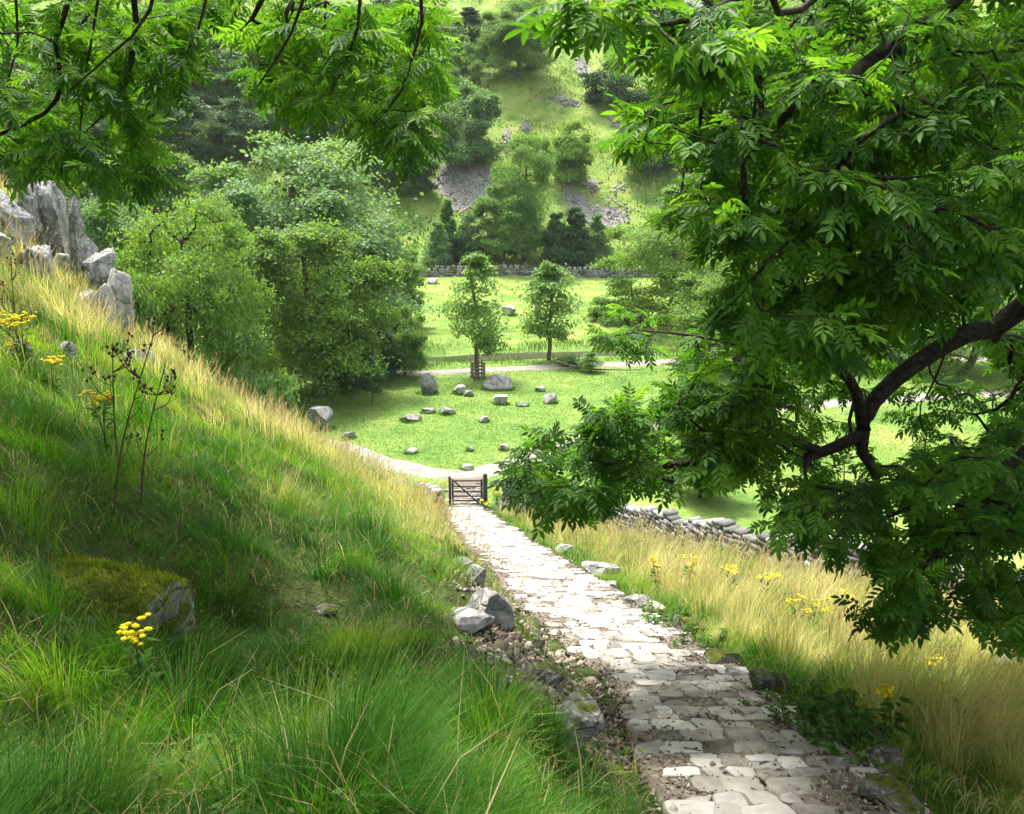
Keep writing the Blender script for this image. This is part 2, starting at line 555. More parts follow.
SCREE = []   # (x, y, rx, ry) patches of bare limestone rubble
for px, py, wpx, hpx in [(474, 190, 66, 50), (452, 180, 40, 30), (606, 214, 60, 22), (575, 205, 34, 22), (558, 101, 30, 9), (575, 104, 16, 8), (618, 121, 18, 22),
                         (525, 127, 10, 12), (507, 140, 8, 16), (592, 186, 16, 9), (622, 190, 24, 10), (600, 170, 18, 7), (560, 12, 60, 16), (690, 8, 80, 26), (582, 68, 14, 26),
                         (335, 130, 60, 16), (205, 178, 50, 16), (45, 160, 30, 20), (440, 12, 50, 12)]:
    q = hit(px, py)
    if q is not None:
        q2 = hit(px, py - hpx / 2); q1 = hit(px, py + hpx / 2)
        ry = abs((q2 if q2 is not None else q)[1] - (q1 if q1 is not None else q)[1]) / 2 + 0.3
        SCREE.append((q[0], q[1], 0.85 * wpx / 2 * q[1] / F, ry * 0.85))


def scree_amt(x, y):
    s = np.zeros_like(x)
    for cx, cy, rx, ry in SCREE:
        s = np.maximum(s, np.exp(-0.7 * (((x - cx) / rx) ** 2 + ((y - cy) / ry) ** 2)))
    return s


xs = axis(-420, 420, -13, 14, 0.18)
ys = axis(-60, 620, -2, 36, 0.18, 1.05, 12)
X, Y = np.meshgrid(xs, ys)
Z = hgt(X, Y)
nx, ny = len(xs), len(ys)
idx = np.arange(nx * ny).reshape(ny, nx)
Fg = np.stack([idx[:-1, :-1], idx[:-1, 1:], idx[1:, 1:], idx[1:, :-1]], -1).reshape(-1, 4)
S = X - xpath(Y)
bank = np.maximum(sstep(0.6, 1.1, -S) * (1 - sstep(2, 4.5, Y - crest_y(X))), sstep(0.6, 1.1, S) * (1 - sstep(-0.5, 0.5, Y - wall_y(X))) * (X > -1.5)) * (Y < 36)
bank = np.where(np.abs(S) < 0.9, np.where(Y < 32, 1.0, 0.0), bank)
mead = 0.15 + 0.6 * sstep(64, 68, Y) + 0.1 * sstep(104, 112, Y) + 0.45 * sstep(1.5, 5, X) * (Y < 45)
gme = raw_mesh('ground', np.stack([X, Y, Z], -1).reshape(-1, 3), Fg,
               {'bank': bank.ravel(), 'meadow': mead.ravel(), 'scree': scree_amt(X, Y).ravel()}, True)
tag(link('ground', gme, M['ground']), kind='structure')


# ------------------------------------------------------------------ tracks, stream
def strip(name, pts, hw, mat, lift=0.03, step=0.4, nw=8, wob=0.25):
    C = catmull(np.array(pts, float), step)
    T = norm(np.gradient(C, axis=0)); Nn = np.stack([-T[:, 1], T[:, 0]], -1)
    us = np.linspace(-1, 1, nw + 1)
    arc = np.arange(len(C)) * step
    wl = hw * (1 + wob * (fbm(arc * 0.5, arc * 0, 5) - 0.47) * 2); wr = hw * (1 + wob * (fbm(arc * 0.5, arc * 0 + 9, 8) - 0.47) * 2)
    off = np.where(us[None] < 0, us[None] * wl[:, None], us[None] * wr[:, None])
    P = C[:, None] + off[..., None] * Nn[:, None]
    z = hgt(P[..., 0], P[..., 1]) + lift
    z[:, 0] -= lift * 2.2; z[:, -1] -= lift * 2.2
    V = np.concatenate([P, z[..., None]], -1).reshape(-1, 3)
    a = len(C); k = nw + 1
    i = np.arange(a * k).reshape(a, k)
    Fq = np.stack([i[:-1, 1:], i[:-1, :-1], i[1:, :-1], i[1:, 1:]], -1).reshape(-1, 4)
    return tag(link(name, raw_mesh(name, V, Fq, None, True), mat), kind='structure')


TRK1 = [(-60, 62), (-34, 53), (-20, 46.5), (-12, 42.2), (-8.3, 39.8), (-6.1, 37.8), (-3.8, 36.5), (-2, 36.3), (-0.6, 37.2), (1.4, 39.2), (6, 43), (14, 47), (40, 52), (90, 58)]
TRK2 = [(-120, 62), (-60, 55), (-25, 54.4), (-11, 55.4), (-0.8, 57.2), (9, 59.2), (20, 60.3), (60, 60), (120, 66)]
strip('gravel_track', TRK1, 0.80, M['track'], 0.05, wob=0.45)
strip('far_track', TRK2, 0.72, M['track'], 0.06, wob=0.5)
# stream: flat water lying in its channel
sx = np.linspace(-130, 130, 260)
sy = stream_y(sx)
V = np.concatenate([np.stack([sx, sy - 1.5, np.full_like(sx, 0)], -1), np.stack([sx, sy + 1.5, np.full_like(sx, 0)], -1)])
zz = hgt(sx, sy) + 0.22
zz = np.convolve(np.pad(zz, 12, mode='edge'), np.ones(25) / 25, 'valid')
V[:260, 2] = zz; V[260:, 2] = zz
i = np.arange(259)
tag(link('stream', raw_mesh('stream', V, np.stack([i, i + 1, i + 261, i + 260], -1), None, True), M['water']), kind='structure')


# ------------------------------------------------------------------ pitched stone footpath
def hwid(y):
    return np.interp(y, PY_, HWL)


yy = np.arange(-3, 35.8, 0.16)
us = np.linspace(-1.18, 1.18, 15)
hw = hwid(yy)
eL = hw * (1 + 0.35 * (fbm(yy * 0.9, yy * 0, 51) - 0.47)); eR = hw * (1 + 0.3 * (fbm(yy * 0.9, yy * 0 + 5, 57) - 0.47))
off = np.where(us[None] < 0, us[None] * eL[:, None], us[None] * eR[:, None])
PXm = xpath(yy)[:, None] + off
PYm = np.repeat(yy[:, None], 15, 1)
Zm = hgt(PXm, PYm) + 0.035 + 0.03 * (fbm(PXm * 3, PYm * 3, 61) - 0.47)
Zm[:, 0] -= 0.14; Zm[:, -1] -= 0.14
ii = np.arange(len(yy) * 15).reshape(len(yy), 15)
Fb = np.stack([ii[:-1, :-1], ii[:-1, 1:], ii[1:, 1:], ii[1:, :-1]], -1).reshape(-1, 4)
PV = [np.stack([PXm, PYm, Zm], -1).reshape(-1, 3)]; PF4 = [Fb]; PFN = []; PA = [np.zeros(len(yy) * 15)]
nv = len(PV[0]); midx = [np.zeros(len(Fb), int)]


def clip_poly(poly, p, q):
    """keep the part of poly nearer p than q"""
    mid = (p + q) / 2; n = q - p
    out = []
    for a, b in zip(poly, np.roll(poly, -1, 0)):
        da = (a - mid) @ n; db = (b - mid) @ n
        if da <= 0: out.append(a)
        if (da < 0) != (db < 0):
            out.append(a + (b - a) * (da / (da - db)))
    return np.array(out)


polyV = []; faces_by_n = {}
CELLS = []
y = -2.5
while y < 34.5:
    sc_ = float(np.interp(y, [0, 6, 14, 34], [0.92, 1.0, 1.1, 1.4]))
    rh = sc_ * rng.choice([0.12, 0.15, 0.19, 0.23])
    w = float(hwid(y)); u = -w * 1.1 - rng.uniform(0, 0.2)
    tilt_ = rng.normal(0, 0.05)
    while u < w * 1.15:
        sw = sc_ * rng.uniform(0.13, 0.30)
        if rh > 0.17 * sc_ and sw < 0.2 * sc_ and rng.random() < 0.5:
            f = rng.uniform(0.4, 0.6)
            CELLS.append((u, u + sw, y, y + rh * f, tilt_)); CELLS.append((u, u + sw, y + rh * f, y + rh, tilt_))
        else:
            CELLS.append((u, u + sw, y, y + rh, tilt_))
        u += sw
    y += rh
for (u0, u1, y0, y1, tl) in CELLS:
    u, y = (u0 + u1) / 2, (y0 + y1) / 2
    w = float(hwid(y))
    wl = w * (1 + 0.35 * (float(fbm(np.array([y * 0.9]), np.array([0.0]), 51)[0]) - 0.47)); wr = w * (1 + 0.3 * (float(fbm(np.array([y * 0.9]), np.array([5.0]), 57)[0]) - 0.47))
    if u < -wl * 0.95 or u > wr * 0.93: continue
    gap_p = 0.05 + 0.28 * float(sstep(0.45, 0.95, u / wr)) + 0.12 * float(sstep(0.6, 1, -u / wl))
    nz = float(fbm(np.array([u * 1.1]), np.array([y * 0.8]), 71, 2)[0])
    if rng.random() < gap_p or nz > 0.61: continue
    dx, dy = u1 - u0, y1 - y0
    poly = np.array([(u0, y0), (u1, y0), (u1, y1), (u0, y1)], float)
    poly[:, 1] += tl * poly[:, 0] + 0.05 * (vnoise(poly[:, 0] * 2.5, poly[:, 1] * 2.5, 77) - 0.5)
    poly[:, 0] += 0.07 * (vnoise(poly[:, 0] * 2.5 + 40, poly[:, 1] * 2.5, 78) - 0.5)
    poly = poly + rng.normal(0, 0.10, (4, 2)) * np.array([dx, dy])
    c = poly.mean(0)
    d = np.linalg.norm(poly - c, axis=1, keepdims=True)
    g = rng.uniform(0.005, 0.015)
    poly = c + (poly - c) * np.maximum(0.3, (d - g) / d)
    a1 = poly * 0.86 + np.roll(poly, -1, 0) * 0.14; a2 = poly * 0.14 + np.roll(poly, -1, 0) * 0.86
    poly = np.stack([a1, a2], 1).reshape(-1, 2)
    mid_ = (poly + np.roll(poly, -1, 0)) / 2
    poly = np.stack([poly, mid_], 1).reshape(-1, 2)
    poly = c + (poly - c) * (1 + rng.normal(0, 0.03, (len(poly), 1))) + rng.normal(0, 0.002, poly.shape)
    n = len(poly)
    tx, ty = rng.normal(0, 0.028, 2)
    hh = rng.uniform(0.008, 0.022)
    c = poly.mean(0)
    rings = []
    for sc, dz in ((1.0, -0.06), (1.0, hh * 0.55), (0.975, hh * 0.9), (0.92, hh)):
        q = c + (poly - c) * sc
        wx = xpath(q[:, 1]) + q[:, 0]
        zc = hgt(xpath(c[1:2]) + c[0], c[1:2])[0] + 0.035
        z = zc + dz + (q[:, 0] - c[0]) * tx + (q[:, 1] - c[1]) * (-0.36 * 0.72 + ty)
        if sc < 0.98: z = z + rng.normal(0, 0.004, n)
        rings.append(np.stack([wx, q[:, 1], z], -1))
    q = c + (poly - c) * 0.45
    z = zc + hh + 0.002 + (q[:, 0] - c[0]) * tx + (q[:, 1] - c[1]) * (-0.36 * 0.72 + ty) + rng.normal(0, 0.007, n)
    rings.append(np.stack([xpath(q[:, 1]) + q[:, 0], q[:, 1], z], -1))
    R = np.concatenate(rings)
    for r in range(4):
        j = np.arange(n)
        PF4.append(np.stack([nv + r * n + j, nv + r * n + (j + 1) % n, nv + (r + 1) * n + (j + 1) % n, nv + (r + 1) * n + j], -1)); midx.append(np.ones(n, int))
    faces_by_n.setdefault(n, []).append(nv + 4 * n + np.arange(n))
    PV.append(R); PA.append(np.full(len(R), np.clip(rng.normal(0.55, 0.16), 0, 1))); nv += len(R)
FL = [np.concatenate(PF4)]; MI = [np.concatenate(midx)]
for n, l in faces_by_n.items():
    FL.append(np.array(l)); MI.append(np.ones(len(l), int))
pm = raw_mesh('footpath', np.concatenate(PV), FL, {'tint': np.concatenate(PA)}, False, np.concatenate(MI))
tag(link('footpath', pm, [M['dirt'], M['paving']]), kind='structure')


# ------------------------------------------------------------------ loose stones as stuff
def pebbles(name, P, size, mat, flat=0.6, kind='stuff'):
    V0, F0 = ICO[0]
    n = len(P)
    V = V0[None] * (1 + rng.uniform(-0.35, 0.35, (n, 12, 1))) * rng.uniform(0.35, 1.4, (n, 1, 3)) * np.array([1, 1, flat])
    tl = rng.normal(0, 0.5, (n, 2))
    V[..., 2] += V[..., 0] * tl[:, :1] + V[..., 1] * tl[:, 1:]
    a = rng.uniform(0, 6.28, n)
    c, s = np.cos(a)[:, None], np.sin(a)[:, None]
    V = np.stack([V[..., 0] * c - V[..., 1] * s, V[..., 0] * s + V[..., 1] * c, V[..., 2]], -1)
    V = V * np.asarray(size)[:, None, None] * 0.5 + P[:, None]
    Ff = (F0[None] + (np.arange(n) * 12)[:, None, None]).reshape(-1, 3)
    t = np.repeat(rng.uniform(0, 1, n), 12)
    return tag(link(name, raw_mesh(name, V.reshape(-1, 3), Ff, {'tint': t}), mat), kind=kind)


n = 14000
y = 2.5 + 30 * rng.random(n) ** 1.7
side = rng.random(n)
u = np.where(side < 0.2, -hwid(y) * rng.uniform(0.6, 1.15, n), np.where(side < 0.45, hwid(y) * rng.uniform(0.45, 1.08, n), hwid(y) * rng.uniform(-1, 1, n)))
x = xpath(y) + u
pebbles('gravel', np.stack([x, y, hgt(x, y) + 0.04], -1), rng.uniform(0.010, 0.036, n) * (1 + 0.4 * (rng.random(n) > 0.93)), M['gravel'])
# broken stone on the eroded bank left of the path
RUB = [hit(*q) for q in [(497, 665), (515, 655), (530, 690), (560, 705), (478, 590), (492, 630), (508, 640), (545, 675), (575, 722), (580, 690), (560, 660), (535, 635), (592, 715), (515, 610), (600, 745)]]
P = []
for k in range(4200):
    c = RUB[rng.integers(len(RUB))]
    P.append((c[0] + rng.normal(0, 0.15), c[1] + rng.normal(0, 0.2)))
P = np.array(P)
pebbles('rubble', np.stack([P[:, 0], P[:, 1], hgt(P[:, 0], P[:, 1]) + 0.012], -1), rng.uniform(0.012, 0.055, len(P)) * (1 + 1.3 * (rng.random(len(P)) > 0.95)), M['gravel'])
# scree on the far hillside
P = []
for cx, cy, rx, ry in SCREE:
    k = int(min(900, 60 + 30 * rx * ry))
    P.append(np.stack([cx + rng.normal(0, 0.62, k) * rx, cy + rng.normal(0, 0.62, k) * ry], -1))
P = np.concatenate(P)
pebbles('scree', np.stack([P[:, 0], P[:, 1], hgt(P[:, 0], P[:, 1]) + 0.01], -1), rng.uniform(0.12, 0.42, len(P)) * (1 + 1.2 * (rng.random(len(P)) > 0.96)), M['scree'])


# ------------------------------------------------------------------ rocks
def rock_mesh(name, sx, sy, sz, seed, sub=4, cuts=13, rough=0.045, below=0.35, boxy=0.75, fiss=0.0):
    r = np.random.default_rng(seed)
    V, Fc = ICO[sub]
    V = V.copy()
    V = np.sign(V) * np.abs(V) ** boxy
    for k in range(cuts):
        n = norm(r.normal(0, 1, 3) * np.array([1, 1, 0.8]))
        d = r.uniform(0.48, 0.82)
        e = V @ n - d
        V = V - np.maximum(e, 0)[:, None] * n * 0.97
    # layered bedding and pits
    nn = fbm(V[:, 0] * 2.3 + V[:, 2] * 1.7 + seed, V[:, 1] * 2.3 - V[:, 2] * 1.3, seed, 4) - 0.47
    n2 = fbm(V[:, 0] * 6 + V[:, 2] * 5 + seed, V[:, 1] * 6 - V[:, 2] * 4, seed + 5, 3) - 0.44
    V = V * (1 + rough * 2.6 * nn[:, None] + rough * 1.3 * n2[:, None])
    if fiss:
        th = np.arctan2(V[:, 1], V[:, 0]) + 0.25 * V[:, 2]
        q_ = np.abs(np.sin(th * 2.6 + seed) + 0.5 * np.sin(th * 6.3 + seed * 2 + 2 * V[:, 2]))
        led = np.abs(np.sin(V[:, 2] * 4.2 + 0.5 * np.sin(th * 2) + seed))
        V[:, :2] *= (1 - fiss * np.exp(-(q_ / 0.22) ** 2) - 0.5 * fiss * np.exp(-(led / 0.16) ** 2))[:, None]
    V = V - np.array([0, 0, (V[:, 2].max() + V[:, 2].min()) / 2])
    ext = (V.max(0) - V.min(0))
    V = V / ext * np.array([sx, sy, sz])
    V[:, 2] += sz * (0.5 - below)
    return raw_mesh(name, V, Fc, None, False)


BOULD = []


def rock(name, px, py, wpx, hpx, label, cat='rock', group=None, mat='limestone', seed=None, depth=None, ratio=0.8, tilt=(0, 0), sub=4, **kw):
    """px, py: foot of the rock; wpx, hpx: how large it looks"""
    q = hit(px, py) if depth is None else U(px, py, depth)
    t = q[1] * CP - q[2] * SP
    if name == 'stone':
        wpx *= 1.22; hpx *= 1.3; kw.setdefault('below', 0.22); kw.setdefault('boxy', 0.6)
    sx = wpx * t / F; vis = hpx * t / F
    below = kw.pop('below', 0.32)
    # part of the height we see is the top seen from above
    sz = max(0.25 * sx, vis * 0.9) / (1 - below)
    seed = seed if seed is not None else int(px * 7 + py)
    if name == 'boulder': below, kw['boxy'], kw['cuts'] = 0.12, 0.55, 8
    o = link(name, rock_mesh(name, sx, sx * ratio, sz, seed, sub=sub, below=below, **kw), M[mat])
    if name == 'boulder': BOULD.append((q[0], q[1], sx * 0.5, sx * ratio * 0.5))
    o.location = q
    o.rotation_euler = (tilt[0], tilt[1], (seed % 7) * 0.1 - 0.3)
    return tag(o, label, cat, group)


G = 'boulders lying in the pasture'
rock('boulder', 428, 393, 21, 19, 'rounded grey boulder in the pasture left of the young tree in its guard', 'boulder', G)
rock('boulder', 498, 389, 29, 13, 'large long pale boulder in the pasture right of the young tree in its guard', 'boulder', G, ratio=0.6)
rock('boulder', 410, 421, 20, 6, 'low flat dark rock lying in the pasture nearest the big left trees', 'boulder', G)
rock('boulder', 428, 413, 14, 4, 'thin flat stone in the grass between two low rocks of the pasture', 'boulder', G, ratio=0.6)
rock('boulder', 447, 414, 15, 6, 'low wedge shaped rock in mid pasture below the rounded boulder', 'boulder', G)
rock('boulder', 459, 394, 13, 8, 'knobbly white rock between the two big pasture boulders, left of a pair', 'boulder', G, mat='limestone_pale')
rock('boulder', 469, 396, 9, 5, 'small rock touching the knobbly white rock between the two big boulders', 'boulder', G)
rock('boulder', 501, 404, 15, 8, 'white angular rock in the pasture just below the large long boulder', 'boulder', G, mat='limestone_pale')
rock('boulder', 484, 422, 10, 5, 'small grey rock alone in the middle of the pasture', 'boulder', G)
rock('boulder', 551, 403, 13, 9, 'white rock at the edge of the pasture beside the overhanging leaves', 'boulder', G, mat='limestone_pale')
rock('boulder', 540, 391, 9, 5, 'small pale rock in the pasture right of the large long boulder', 'boulder', G, mat='limestone_pale')
rock('boulder', 523, 406, 12, 4, 'flat stone in the pasture between the angular rock and the overhanging leaves', 'boulder', G)
rock('boulder', 411, 453, 13, 4, 'flat pale stone low in the pasture above the gravel track bend', 'boulder', G, mat='limestone_pale')
rock('boulder', 470, 451, 7, 4, 'small pale stone in the grass straight above the gate', 'boulder', G, mat='limestone_pale')
rock('boulder', 504, 450, 9, 6, 'pale stone in the grass above the gate, next to the leaves', 'boulder', G, mat='limestone_pale')
rock('boulder', 467, 470, 13, 5, 'flat stone on the grass verge just behind the gate', 'boulder', G, mat='limestone_pale')
rock('boulder', 322, 429, 24, 20, 'grey rock at the foot of the slope under the big left tree', 'boulder', G)
rock('boulder', 350, 438, 12, 6, 'small stone on the verge where the gravel track leaves the slope', 'boulder', G)
rock('boulder', 510, 315, 14, 9, 'white rock in the far pasture between the two young trees', 'boulder', 'rocks in the far pasture', mat='limestone_pale')
rock('boulder', 537, 313, 7, 8, 'small white rock in the far pasture beside the second young tree', 'boulder', 'rocks in the far pasture', mat='limestone_pale')
rock('boulder', 433, 284, 11, 5, 'pale rock in the far pasture just below the far stone wall', 'boulder', 'rocks in the far pasture', mat='limestone_pale')

G = 'limestone outcrop on the left slope'
for a in [(6, 232, 42, 48, 19.0, 'blunt grey outcrop block at the left edge of the photo, halfway up the slope', 'limestone'),
          (52, 246, 44, 66, 18.0, 'tall leaning grey slab, the largest of the limestone outcrop on the slope', 'limestone'),
          (76, 240, 16, 50, 18.2, 'narrow split slab on the right side of the tall leaning slab', 'limestone'),
          (100, 272, 30, 24, 17.6, 'rounded grey block below the narrow split slab, above the pale pillars', 'limestone'),
          (121, 312, 26, 44, 17.2, 'pale upright pillar of rock at the right end of the outcrop', 'limestone_pale'),
          (103, 328, 24, 46, 16.6, 'pale ribbed upright rock left of the rightmost pillar', 'limestone_pale'),
          (30, 272, 26, 26, 16.4, 'squat grey rock in the grass below the tall leaning slab', 'limestone'),
          (47, 282, 20, 36, 16.2, 'steep pale rock slanting down beside the squat grey rock', 'limestone_pale'),
          (3, 258, 20, 26, 16.0, 'small pale outcrop rock cut by the photo edge under the blunt block', 'limestone_pale'),
          (28, 214, 22, 30, 18.6, 'weathered rock wedged between the blunt block and the tall leaning slab', 'limestone'),
          (88, 258, 20, 22, 17.8, 'small grey rock at the foot of the narrow split slab', 'limestone'),
          (64, 270, 22, 18, 17.0, 'low rock step in the grass right under the tall leaning slab', 'limestone_pale'),
          (88, 312, 18, 24, 16.8, 'stubby pale rock left of the ribbed upright rock', 'limestone_pale'),
          (18, 296, 16, 12, 16.0, 'lowest small grey rock of the outcrop near the left edge', 'limestone')]:
    qq = hit(a[0], a[1])
    rock('outcrop_rock', a[0], a[1], a[2] * 1.05, a[3] * 1.1, a[5], 'rock', G, a[6], depth=a[4] if qq is None or qq[1] > 26 else None, ratio=1.0, cuts=16, tilt=(0.05, 0.12), below=0.42, rough=0.09, fiss=0.17)
G = 'stones in the grass of the left slope'
rock('stone', 140, 368, 28, 18, 'pale grey stone in the grass behind the tall dead thistles', 'stone', G, 'limestone_pale')
rock('stone', 70, 358, 16, 16, 'dull stone in the grass below the outcrop pillars', 'stone', G)
rock('stone', 24, 366, 16, 24, 'grey stone half hidden under the upper ragwort', 'stone', G)
rock('stone', 155, 326, 10, 6, 'small pale stone on the grassy crest right of the outcrop', 'stone', G, 'limestone_pale')
G = 'stones along the left edge of the path'
rock('stone', 475, 628, 34, 16, 'white topped stone with dark front on the left bank of the path', 'stone', G, 'limestone_pale')
rock('stone', 496, 622, 44, 30, 'big grey slab sloping into the path, the largest stone of the left edge', 'stone', G)
rock('stone', 474, 580, 17, 14, 'small grey stone at the left path edge above the big slab', 'stone', G)
rock('stone', 466, 566, 12, 8, 'smallest grey stone at the left path edge, highest up', 'stone', G)
rock('stone', 547, 682, 32, 19, 'dark pointed stone standing at the left path edge', 'stone', G, 'dark_rock')
rock('stone', 499, 688, 19, 12, 'brownish stone in the rubble left of the dark pointed stone', 'stone', G, 'dark_rock')
rock('stone', 566, 740, 52, 34, 'dark broken block at the lower end of the rubble bank', 'stone', G, 'dark_rock')
rock('stone', 538, 646, 11, 7, 'small dark stone beside the path just above the pointed stone', 'stone', G, 'dark_rock')
rock('stone', 342, 730, 36, 12, 'flat grey stone bedded in bare earth in the left grass', 'stone', G)
rock('stone', 380, 775, 26, 6, 'thin brown stone in the left grass near the bottom of the photo', 'stone', G, 'dark_rock')
rock('stone', 325, 612, 24, 7, 'flat stone on the bare trodden patch of the left slope', 'stone', G, 'dark_rock')
G = 'stones along the right edge of the path'
rock('stone', 563, 552, 18, 8, 'lone pale stone on the grass verge, uppermost right of the path', 'stone', G, 'limestone_pale')
rock('stone', 598, 574, 34, 11, 'long flat grey stone on the right path edge below the lone pale stone', 'stone', G)
rock('stone', 613, 588, 12, 6, 'small stone just below the long flat stone of the right edge', 'stone', G)
rock('stone', 639, 606, 22, 9, 'grey block at the right path edge, left of a thin twin', 'stone', G)
rock('stone', 655, 610, 17, 6, 'thin flat stone touching the grey block at the right path edge', 'stone', G, 'limestone_pale')
rock('stone', 690, 632, 26, 14, 'brown mossy stone in the green weeds right of the path', 'stone', G, 'very_mossy')
rock('stone', 720, 664, 32, 14, 'dark stone with a mossy back beside the lower path', 'stone', G, 'mossy')
rock('stone', 738, 680, 24, 9, 'flat grey stone between two mossy stones at the path edge', 'stone', G)
rock('stone', 766, 694, 30, 20, 'dark wedge shaped stone with a pale top right of the path', 'stone', G, 'dark_rock')
rock('stone', 782, 697, 20, 14, 'small mossy stone leaning on the dark wedge shaped stone', 'stone', G, 'very_mossy')
rock('stone', 806, 706, 32, 9, 'low flat mossy stone right of the dark wedge shaped stone', 'stone', G, 'very_mossy')
rock('stone', 866, 738, 22, 14, 'grey stone rising from the weeds at the top of the dark stone row', 'stone', G, 'dark_rock')
rock('stone', 884, 760, 30, 16, 'dark block second from the top of the stone row beside the nettles', 'stone', G, 'dark_rock')
rock('stone', 893, 778, 30, 14, 'mossy block in the middle of the dark stone row', 'stone', G, 'very_mossy')
rock('stone', 890, 794, 44, 13, 'wide mossy block second from the bottom of the dark stone row', 'stone', G, 'mossy')
rock('stone', 900, 812, 52, 14, 'broad dark slab at the bottom end of the dark stone row', 'stone', G, 'dark_rock')
rock('stone', 843, 770, 16, 10, 'small pale stone on the path edge left of the dark stone row', 'stone', G, 'limestone')
G = 'rocks in the golden grass on the right'
rock('stone', 1004, 671, 22, 14, 'white rock in the golden grass near the right edge of the photo', 'stone', G, 'limestone_pale')
rock('stone', 985, 660, 16, 10, 'grey rock in the golden grass left of the white rock', 'stone', G)
rock('stone', 974, 650, 12, 8, 'smallest grey rock in the golden grass, farthest from the path', 'stone', G)
rock('stone', 447, 528, 9, 5, 'small pale stone on the verge just below the gate', 'stone', G, 'limestone_pale')

# mossy boulder in the left foreground
q = hit(128, 614)
mb = empty('mossy_boulder', q, 'big moss covered boulder in the dark grass on the left', 'boulder')
bm = rock_mesh('rock', 0.86, 0.74, 0.56, 78, sub=4, cuts=9, rough=0.15, below=0.34)
bo = link('rock', bm, M['very_mossy'], mb)
bo.rotation_euler = (0.1, 0.25, 0.2)
from mathutils import Euler
Rm = np.array(Euler(bo.rotation_euler).to_matrix())
fc = np.array([p_.center[:] for p_ in bm.polygons]) @ Rm.T; fn = np.array([p_.normal[:] for p_ in bm.polygons]) @ Rm.T; fa = np.array([p_.area for p_ in bm.polygons])
mask = (fn[:, 2] + (fbm(fc[:, 0] * 5, fc[:, 1] * 5 + fc[:, 2] * 3, 5) - 0.47) * 5.0 > 0.52) & (fc[:, 2] > 0.0)
fa = fa * mask
MOSS_I = rng.choice(len(fa), 12000, p=fa / fa.sum())
MOSS_R = np.sqrt(fa[MOSS_I])

# ------------------------------------------------------------------ blades
def blades(P, L, lean, width, bend, K, tint, stiff=None):
    """P roots, L lengths, lean (n,2) horizontal direction, bend 0..1.4 how far the blade tips over"""
    n = len(P)
    t = np.linspace(0, 1, K + 1)[None]
    ang = bend[:, None] * t ** 1.3
    ds = L[:, None] / K
    hx = np.cumsum(np.concatenate([np.zeros((n, 1)), np.sin((ang[:, 1:] + ang[:, :-1]) / 2) * ds], 1), 1)
    hz = np.cumsum(np.concatenate([np.zeros((n, 1)), np.cos((ang[:, 1:] + ang[:, :-1]) / 2) * ds], 1), 1)
    C = np.stack([P[:, None, 0] + hx * lean[:, None, 0], P[:, None, 1] + hx * lean[:, None, 1], P[:, None, 2] + hz], -1)
    a = rng.uniform(0, np.pi, n)
    sd = np.stack([np.cos(a), np.sin(a), np.zeros(n)], -1)
    sd = sd * 0.5 + np.stack([-lean[:, 1], lean[:, 0], np.zeros(n)], -1) * 0.8
    sd = norm(sd)
    wv = width[:, None] * (1 - t ** 2 * 0.88) * 0.5
    A = C - sd[:, None] * wv[..., None]; B = C + sd[:, None] * wv[..., None]
    V = np.stack([A, B], 2).reshape(-1, 3)
    k2 = 2 * (K + 1)
    b = (np.arange(n) * k2)[:, None] + (np.arange(K) * 2)[None]
    Fq = np.stack([b, b + 1, b + 3, b + 2], -1).reshape(-1, 4)
    T = np.clip(np.repeat(tint[:, None], K + 1, 1) + 0.22 * (t - 0.5), 0, 1)
    T = np.repeat(T[..., None], 2, 2).ravel()
    return V, Fq, T


def stuff_from(name, parts, mat, smooth=True):
    V = []; Fs = []; T = []; o = 0
    for v, f, t in parts:
        V.append(v); Fs.append(f + o); T.append(t); o += len(v)
    me = raw_mesh(name, np.concatenate(V), np.concatenate(Fs), {'tint': np.concatenate(T)}, smooth)
    return tag(link(name, me, mat), kind='stuff')


# moss fronds on the boulder
sel = MOSS_I
P = fc[sel] + rng.normal(0, 0.5, (len(sel), 3)) * MOSS_R[:, None] + fn[sel] * -0.003
V, Fq, T = blades(P, rng.uniform(0.01, 0.028, len(sel)), norm(rng.normal(0, 1, (len(sel), 2))), np.full(len(sel), 0.006), rng.uniform(0.2, 1.2, len(sel)), 2,
                  np.clip(0.5 + (fbm(P[:, 0] * 9, P[:, 1] * 9, 3) - 0.47) * 2 + rng.normal(0, 0.15, len(sel)), 0, 1))
link('moss', raw_mesh('moss', V, Fq, {'tint': T}), M['moss'], mb)


def polar(n, r0, r1, power, amax):
    """points in front of the camera's hillside, thinning with distance"""
    u = rng.random(n)
    e = 2 - power
    r = (r0 ** e + u * (r1 ** e - r0 ** e)) ** (1 / e) if abs(e) > 1e-3 else r0 * (r1 / r0) ** u
    a = rng.uniform(-amax, amax, n)
    return r * np.sin(a), r * np.cos(a), r


def area_ok(x, y, margin=0.0):
    s = x - xpath(y)
    w = hwid(y)
    edgeL = w * (1.06 + 0.35 * (fbm(y * 0.9, y * 0, 51) - 0.47)) + margin
    edgeR = w * (1.06 + 0.3 * (fbm(y * 0.9, y * 0 + 5, 57) - 0.47)) + margin
    left = (s < -edgeL) & (y < crest_y(x) + 2.5) & (y < 34.6)
    right = (s > edgeR) & (y < wall_y(x) - 0.4)
    return left, right, s


BARE = [(hit(*q)[:2], r) for q, r in [((497, 668), .34), ((525, 655), .3), ((520, 690), .3), ((535, 690), .32), ((562, 715), .34), ((580, 735), .25), ((490, 640), .35), ((120, 600), .36), ((100, 606), .3), ((480, 600), .4), ((320, 614), .28), ((345, 735), .2), ((372, 760), .2), ((500, 630), .3), ((545, 680), .25)]]


